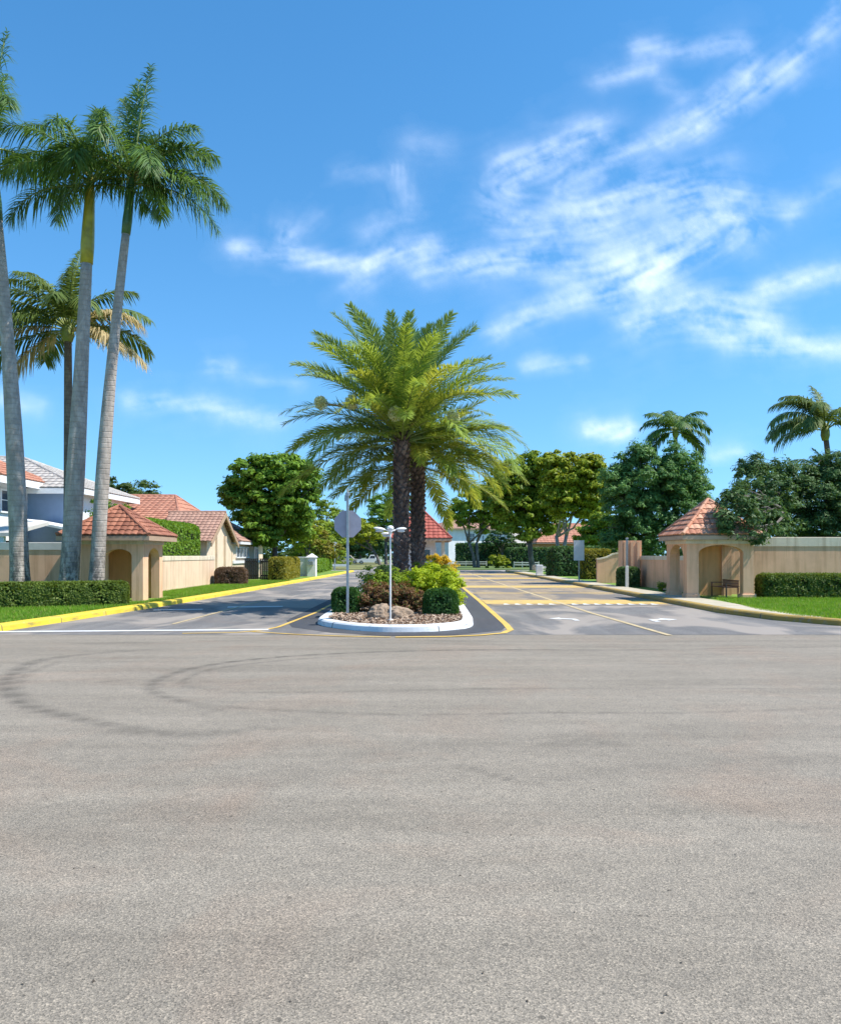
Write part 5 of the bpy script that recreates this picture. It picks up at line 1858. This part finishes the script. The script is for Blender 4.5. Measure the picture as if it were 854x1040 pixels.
# trees at the far end, outbound side
tree('columnar_tree', 'dark upright tree seen through the octagonal sign at the bend', (wx(334, 120), 120, 0),
     [(wx(334, 120), 120, 6.2, 2.2, 2.2, 3.0), (wx(331, 120), 120, 8.0, 1.8, 1.8, 1.8), (wx(338, 120), 120, 3.6, 2.0, 2.0, 2.0)], 90, 60, .75, .2, M['tree_mid'], 62, trunk_r=.2)
tree('far_tree', 'dark-green tree rising left of the palm trunks, far down the road', (wx(392, 150), 150, 0),
     [(wx(390, 150), 150, 9.5, 4.0, 3.5, 2.6), (wx(398, 150), 150, 11, 4.0, 3.5, 2.2), (wx(384, 150), 150, 7.6, 2.6, 3, 2.2), (wx(402, 150), 150, 7.5, 3.0, 3, 2.4)], 150, 60, .9, .24, M['tree_leaf'], 63, trunk_r=.3)
tree('far_tree', 'sunlit lime tree leaning over the far end of the outbound road', (wx(386, 140), 140, 0),
     [(wx(362, 140), 140, 6.0, 3.2, 3, 1.6), (wx(372, 140), 140, 5.0, 3.2, 3, 1.8), (wx(354, 140), 140, 7.2, 2.4, 2.6, 1.3), (wx(350, 140), 140, 4.4, 2.0, 2.6, 1.2)], 130, 60, .8, .22, M['tree_lime'], 64, trunk_r=.25, lean=(-1.2, 0))
tree('far_tree', 'shadowed tree closing the view behind the parked white car', (wx(350, 225), 225, 0),
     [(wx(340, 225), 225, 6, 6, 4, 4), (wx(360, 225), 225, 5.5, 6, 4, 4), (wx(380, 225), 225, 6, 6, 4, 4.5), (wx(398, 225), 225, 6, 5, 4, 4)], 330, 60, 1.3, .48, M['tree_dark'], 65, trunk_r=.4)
tree('amber_tree', 'small tree with amber-orange leaves above the white pier', (wx(327, 84), 84, GZ),
     [(wx(327, 84), 84, 2.9, 1.5, 1.4, 1.2), (wx(318, 84), 84, 3.6, 1.2, 1.2, 1.2), (wx(333, 84), 84, 2.0, 1.3, 1.3, .9)], 70, 60, .45, .13, M['orange_shrub'], 66, trunk_r=.1)
tree('lime_tree', 'yellow-green bushy tree tucked behind the big round tree', (wx(312, 78), 78, GZ),
     [(wx(308, 78), 78, 4.3, 1.6, 1.5, 1.4), (wx(317, 78), 78, 3.4, 1.4, 1.4, 1.2), (wx(300, 78), 78, 3.2, 1.4, 1.4, 1.4)], 80, 60, .5, .14, M['tree_lime'], 67, trunk_r=.12)
tree('far_tree', 'small bright bush-like tree by the thin poles on the verge', (wx(330, 100), 100, GZ),
     [(wx(322, 100), 100, 1.5, 1.4, 1.4, 1.2), (wx(336, 100), 100, 1.4, 1.5, 1.4, 1.1), (wx(346, 100), 100, 1.2, 1.2, 1.3, .9)], 70, 50, .5, .15, M['tree_mid'], 68, trunk_r=.08)
tree('verge_tree', 'leafy mid-green tree filling the gap between the round tree and the octagonal sign', (wx(316, 104), 104, GZ),
     [(wx(312, 104), 104, 5.0, 2.0, 1.8, 1.7), (wx(322, 104), 104, 3.6, 2.2, 1.8, 1.5), (wx(303, 104), 104, 3.6, 2.0, 1.8, 1.6), (wx(330, 104), 104, 2.4, 1.8, 1.6, 1.4), (wx(310, 104), 104, 2.0, 2.0, 1.6, 1.4)], 190, 60, .6, .2, M['tree_mid'], 168, trunk_r=.14)
hedge('verge_shrub', 'bright green low shrub row along the verge past the white pier', 'shrub', (-9.6, 78, GZ), (1.6, 17.0, 1.25), .03, 7000, .11, M['hedge_bright'], 169, rough=.4, roundness=.4, depth=.25)
tree('far_tree', 'shaded dense tree beside the dark-green one, low behind the lamp post', (wx(366, 172), 172, 0),
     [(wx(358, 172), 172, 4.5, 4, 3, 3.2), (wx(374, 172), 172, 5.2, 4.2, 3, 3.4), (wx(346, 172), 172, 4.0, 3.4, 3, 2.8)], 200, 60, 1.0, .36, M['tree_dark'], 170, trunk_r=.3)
tree('yard_tree', 'hazy broad tree top showing above the roofs beyond the palms', (wx(125, 88), 88, 0),
     [(wx(118, 88), 88, 8.0, 2.8, 2.4, 1.7), (wx(142, 88), 88, 7.9, 2.6, 2.4, 1.6), (wx(95, 88), 88, 7.4, 2.2, 2.4, 1.6), (wx(158, 88), 88, 7.0, 1.8, 2, 1.3)], 150, 60, .7, .18, M['tree_far'], 69, trunk_r=.25)

# ================================================================== RIGHT SIDE TREES
def tr(name, label, px, d, lobes, K, Mn, cr, leaf, mat, seed, **kw):
    z0 = kw.pop('z0', GZ)
    LL = [(wx(a, d + dy), d + dy, wz(b, d + dy), rx / F * (d + dy), ry / F * (d + dy), rz / F * (d + dy)) for a, b, rx, ry, rz, dy in lobes]
    return tree(name, label, (wx(px, d), d, z0), LL, K, Mn, cr, leaf, mat, seed, group='trees lining the inbound road', **kw)


tr('street_tree', 'slender open tree with a forked pale trunk in front of the white house', 484, 108,
   [(478, 512, 20, 18, 14, 0), (500, 505, 18, 18, 16, 0), (466, 522, 14, 14, 10, 0), (492, 532, 20, 16, 12, 1), (512, 525, 14, 14, 14, 0)], 190, 60, .75, .25, M['tree_mid'], 71, trunk_r=.22, lean=(-.5, 0), stems=2, z0=.06)
tr('street_tree', 'tall dark-centred tree with a thick trunk, its crown meeting the yellow-green one', 541, 84,
   [(520, 488, 24, 24, 20, 0), (545, 476, 22, 22, 18, 0), (505, 505, 18, 20, 18, 0), (530, 515, 24, 24, 20, 0), (552, 505, 20, 20, 22, 0), (534, 535, 18, 18, 14, 0), (560, 530, 14, 14, 14, 0)], 460, 65, .7, .22, M['tree_mid'], 72,
   trunk_r=.3, lean=(-.3, 0), fork_h=.4)
tr('street_tree', 'yellow-green tree with several pale stems behind the blank sign', 570, 78,
   [(575, 482, 22, 22, 20, 0), (596, 480, 18, 20, 18, 0), (600, 500, 18, 18, 20, 0), (572, 508, 20, 20, 18, 0), (598, 520, 14, 16, 14, 0), (560, 470, 14, 14, 10, 0)], 420, 65, .65, .21, M['tree_lime'], 73,
   trunk_r=.2, bark='bark_pale', stems=2, fork_h=.42)
tr('street_tree', 'small thin dark tree standing beside the white house garage', 510, 125,
   [(508, 538, 10, 10, 12, 0), (514, 545, 10, 10, 10, 0), (500, 550, 8, 8, 8, 0)], 60, 50, .6, .2, M['tree_dark'], 74, trunk_r=.2, z0=.06)
tr('street_tree', 'olive tree with loose branches filling the gap behind the dark shrubs', 610, 70,
   [(612, 530, 16, 16, 16, 0), (625, 545, 16, 16, 14, 0), (598, 545, 14, 14, 12, 0)], 170, 60, .5, .17, M['tree_mid'], 75, trunk_r=.14, bark='bark_pale', stems=2)
tr('feathery_tree', 'large bluish-green feathery tree behind the low tan wall', 660, 48,
   [(660, 490, 36, 30, 26, 0), (690, 485, 26, 26, 28, 0), (640, 510, 26, 26, 28, 0), (680, 520, 34, 30, 26, 0), (655, 545, 34, 28, 22, 0), (705, 500, 16, 18, 18, 0), (625, 490, 16, 16, 18, 0), (685, 462, 12, 12, 12, 0), (632, 470, 10, 10, 10, 0),
    (650, 462, 14, 14, 12, 0), (712, 530, 12, 18, 14, 0), (622, 540, 10, 16, 18, 0)], 1000, 80, .42, .11, M['tree_blue'], 76, trunk_r=.15, flat=.75, droop=.35, aspect=.34)
tr('feathery_tree', 'dark fine-leaved tree overhanging the pinkish pavilion roof', 800, 36.6,
   [(775, 500, 30, 30, 24, -1), (752, 520, 20, 8, 20, -7.0), (800, 520, 40, 30, 26, 0), (840, 505, 34, 30, 30, 0), (880, 500, 40, 30, 40, 0), (765, 474, 16, 16, 12, 0), (790, 480, 20, 18, 14, 0), (742, 505, 13, 8, 13, -6.6), (762, 543, 18, 8, 8, -7.2), (735, 530, 9, 6, 12, -7.1), (778, 525, 20, 10, 20, -6),
    (780, 535, 30, 24, 14, -1), (840, 535, 34, 26, 16, 0), (842, 474, 22, 18, 16, 0), (815, 488, 20, 18, 14, 0), (760, 505, 18, 14, 18, -4)], 900, 80, .34, .085, M['tree_dark'], 77, trunk_r=.12, fork_h=.95, flat=.75, droop=.3, aspect=.34)

feather_palm('distant_palm', 'tall dark palm silhouette rising behind the bluish feathery tree', (wx(687, 66), 66, GZ), (wx(686, 66), 66, wz(440, 66)), .2,
             [(az, el, 2.9, 88) for az, el in ((0, 38), (25, 58), (60, 65), (100, 78), (140, 55), (175, 42), (200, 18), (330, 15), (230, 50), (270, 35), (300, 45), (165, 0), (12, 0), (185, 64), (350, 68), (190, -10), (355, -12), (120, 30), (45, 28))],
             78, M['royal_leaf'], M['coco_trunk'], nl=55, ll=.85, w=.10, hang=.7)
feather_palm('arching_palm', 'glossy arching palm with green crown above the dark feathery tree', (wx(848, 40), 40, GZ), (wx(838, 40), 40, wz(440, 40)), .17,
             [(175, 66, 3.1, 105), (188, 48, 3.1, 108), (165, 80, 2.8, 100), (150, 38, 3.0, 105), (205, 28, 2.7, 95), (20, 64, 2.9, 95), (0, 40, 3.0, 100), (340, 55, 3.0, 100), (80, 68, 2.8, 85), (110, 50, 2.9, 95),
              (270, 55, 2.5, 115), (240, 64, 2.6, 108), (310, 35, 2.8, 100), (95, 84, 2.5, 45), (225, 40, 2.5, 105), (180, 30, 2.9, 95), (195, 75, 2.8, 100), (170, 15, 2.5, 80), (130, 72, 2.8, 85)], 79, M['coco_leaf'], M['coco_trunk'], nl=80, ll=.6, w=.055, hang=.9, bow=.15)
feather_palm('arching_palm', 'lower palm with only its top fronds above the dark foliage', (wx(842, 38), 38, GZ), (wx(840, 38), 38, wz(490, 38)), .14,
             [(175, 55, 1.9, 100), (150, 65, 1.9, 90), (200, 35, 1.8, 95), (20, 55, 1.9, 95), (340, 40, 1.9, 95), (90, 70, 1.8, 70), (270, 60, 1.7, 105), (110, 80, 1.7, 50)], 80, M['coco_leaf'], M['coco_trunk'], nl=50, ll=.45, w=.045, hang=.8)

# dark shrubs under the trees
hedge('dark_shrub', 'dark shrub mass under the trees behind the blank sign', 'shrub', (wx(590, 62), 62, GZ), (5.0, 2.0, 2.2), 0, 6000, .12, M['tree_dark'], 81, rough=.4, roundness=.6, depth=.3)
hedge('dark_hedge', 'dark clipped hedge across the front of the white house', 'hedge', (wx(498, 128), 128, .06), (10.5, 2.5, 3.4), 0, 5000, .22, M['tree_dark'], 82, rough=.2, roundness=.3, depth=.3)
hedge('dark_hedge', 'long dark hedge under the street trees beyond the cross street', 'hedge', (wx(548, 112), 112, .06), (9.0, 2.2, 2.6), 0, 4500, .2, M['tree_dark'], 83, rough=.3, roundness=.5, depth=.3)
hedge('amber_hedge', 'amber-tinted hedge top beside the tan curved wall', 'hedge', (wx(606, 54), 54, GZ), (2.2, 1.4, 1.95), 0, 3200, .09, M['orange_shrub'], 84, rough=.25, roundness=.5)
shrub('verge_bush', 'small yellow-green bush on the verge by the rail fence', (wx(504, 104), 104, .06), [(0, 0, .8, 1.3, 1.0, .9), (1.0, 0, .6, .9, .8, .7)], 50, 50, .35, .14, M['tree_lime'], 85)

# white house far behind
t = thing('white_house', 'white two-storey house with dark windows beyond the cross street', 'house', (wx(480, 150), 155, 0))
xa, xb = wx(440, 150), wx(545, 150)
mb = MB()
mb.box(xa, wx(508, 150), 150, 160, 0, 6.2)
mb.build('wall', M['white_wall'], t)
mb = MB()
mb.box(wx(508, 150) + .002, xb, 148.5, 158, 0, 3.4)
mb.build('garage_wing', M['white_wall'], t)
hip_roof(t, xa - .8, wx(508, 150) + .8, 149.2, 161, 6.4, 8.4, M['brown_tile'], ridge=(xa + 4, wx(508, 150) - 4, 155, 155), course=.6, tw=.5)
hip_roof(t, wx(508, 150) - .5, xb + .8, 147.7, 158.5, 3.5, 6.6, M['grey_tile'], ridge=(wx(518, 150), xb - 3.5, 153, 153), course=.6, tw=.5, name='wing_roof')
window(t, 'y', 150, wx(459, 150), wx(469.5, 150), 4.1, 5.6, -1, 2, 2)
window(t, 'y', 150, wx(478, 150), wx(480, 150), 3.6, 5.2, -1, 0, 2)
window(t, 'y', 150, wx(488, 150), wx(498, 150), 4.1, 5.6, -1, 2, 2)
window(t, 'y', 148.5, wx(512, 150), wx(519, 150), 1.2, 2.6, -1, 1, 2)
mb = MB()
mb.box(wx(523, 150), wx(541, 150), 148.44, 148.497, 0, 2.5)
mb.build('garage_door', M['trim'], t)
t.rotation_euler.z = R(24)
t = thing('brown_house', 'brown house with orange roof half hidden behind the street trees', 'house', (wx(560, 115), 118, 0))
mb = MB()
mb.box(wx(548, 115), wx(640, 115), 116, 126, 0, 3.3)
mb.build('wall', M['ochre'], t)
hip_roof(t, wx(545, 115), wx(644, 115), 115.2, 127, 3.4, 6.2, M['orange_tile'], ridge=(wx(562, 115), wx(620, 115), 121, 121), course=.6, tw=.5)
window(t, 'y', 116, wx(556, 115), wx(563, 115), 1.2, 2.5, -1, 1, 2)

# rail fences on the far verge
for (px0, px1, d, npst, lb) in ((452, 494, 118, 5, 'low pale two-rail fence in front of the white house hedge'), (522, 547, 106, 4, 'short weathered rail fence beneath the dark street tree')):
    t = thing('rail_fence', lb, 'fence', (wx((px0 + px1) / 2, d), d, .06), 'rail fences on the far verge')
    xa, xb = wx(px0, d), wx(px1, d)
    for k in range(npst):
        mb = MB()
        x = xa + (xb - xa) * k / (npst - 1)
        mb.box(x - .07, x + .07, d - .07, d + .07, .04, .85)
        mb.build('post', M['rail'], t)
    for z in (.38, .66):
        mb = MB()
        mb.box(xa, xb, d - .11, d - .072, z, z + .14)
        mb.build('rail', M['rail'], t)
t = thing('road_barrier', 'long low white guard rail at the far end of the outbound road', 'barrier', (-11.5, 98, .06))
xa, xb = -14.5, -8.6
for k in range(5):
    mb = MB()
    x = xa + (xb - xa) * k / 4
    mb.box(x - .07, x + .07, 97.95, 98.09, .04, .6)
    mb.build('post', M['rail'], t)
mb = MB()
mb.box(xa, xb, 97.88, 97.947, .36, .62)
mb.build('rail', M['trim'], t)


# a far wood closing the horizon, one mass
rng = np.random.default_rng(99)
lob = []
for k in range(150):
    x_ = -330 + k * 4.6 + rng.normal() * 2
    h_ = rng.uniform(3.2, 6.2)
    lob.append((x_, 300 + rng.uniform(-14, 14), h_ * .5, 5.5, 4, h_ * .6))
Vc, Fc = crown_leaves(rng, lob, 3400, 16, 1.5, .75, .7, zmin=.0)
tag(link_mesh('far_woods', Vc, Fc, M['tree_far']), 'low far-off belt of trees closing the horizon behind everything', 'woods', kind='stuff')


# parked cars at the far end
def car(label, cx, cy, mat, kindp):
    t = thing('parked_car', label, 'car', (cx, cy, .005), 'cars parked at the far end')
    Lh, W, z0 = 2.35, .92, .005
    low = [(-Lh, .45), (-Lh + .1, .85), (-Lh + .9, .98), (Lh - 1.0, .98), (Lh - .12, .88), (Lh, .5), (Lh - .1, .3), (-Lh + .1, .3)]
    n = len(low)
    mb = MB()
    mb.add([(cx + x, cy - W, z0 + z) for x, z in low] + [(cx + x, cy + W, z0 + z) for x, z in low],
           [list(range(n)), list(range(2 * n - 1, n - 1, -1))] + [[i, n + i, n + (i + 1) % n, (i + 1) % n] for i in range(n)])
    mb.build('body', mat, t)
    if kindp:
        cab = [(-.1, .98), (.25, 1.75), (1.15, 1.75), (1.45, .98)]
    else:
        cab = [(-1.9, .98), (-1.6, 1.62), (.55, 1.65), (1.3, .98)]
    m_ = len(cab)
    mb = MB()
    mb.add([(cx + x, cy - W * .88 + (.08 if z > 1.2 else 0), z0 + z + .002) for x, z in cab] + [(cx + x, cy + W * .88 - (.08 if z > 1.2 else 0), z0 + z + .002) for x, z in cab],
           [list(range(m_)), list(range(2 * m_ - 1, m_ - 1, -1))] + [[i, m_ + i, m_ + (i + 1) % m_, (i + 1) % m_] for i in range(m_)])
    mb.build('cabin', mat, t)
    xs_ = [c[0] for c in cab]
    mb = MB()
    mb.add([(cx + cab[0][0] + .18, cy - W * .88 - .01, z0 + 1.05), (cx + cab[3][0] - .25, cy - W * .88 - .01, z0 + 1.05), (cx + cab[2][0] - .05, cy - W * .88 + .055, z0 + 1.55), (cx + cab[1][0] + .05, cy - W * .88 + .055, z0 + 1.55)], [[0, 1, 2, 3]])
    mb.build('window', M['glass'], t)
    for sx in (-1.45, 1.45):
        for sy in (-1, 1):
            mb = MB()
            y0_ = cy + sy * (W - .1)
            mb.tube([(cx + sx, y0_ - .11, z0 + .33), (cx + sx, y0_ + .11, z0 + .33)], [.33, .33], 16)
            wv = mb.build('wheel', M['rubber'], t)
            mb = MB()
            ys_ = y0_ + sy * .112
            mb.tube([(cx + sx, ys_, z0 + .33), (cx + sx, ys_ + sy * .01, z0 + .33)], [.19, .17], 12)
            mb.build('rim', M['steel'], wv)
    for x_ in (-Lh - .005,):
        for sy in (-1, 1):
            mb = MB()
            mb.box(cx + x_ - .01, cx + x_ + .04, cy + sy * .6 - .15, cy + sy * .6 + .15, z0 + .62, z0 + .78)
            mb.build('tail_light', M['tail'], t)


car('white pickup truck parked side-on under the far trees', wx(375, 160), 160, M['car_white'], True)
car('beige car parked in the shade beside the white pickup', wx(353, 163), 163, M['car_tan'], False)
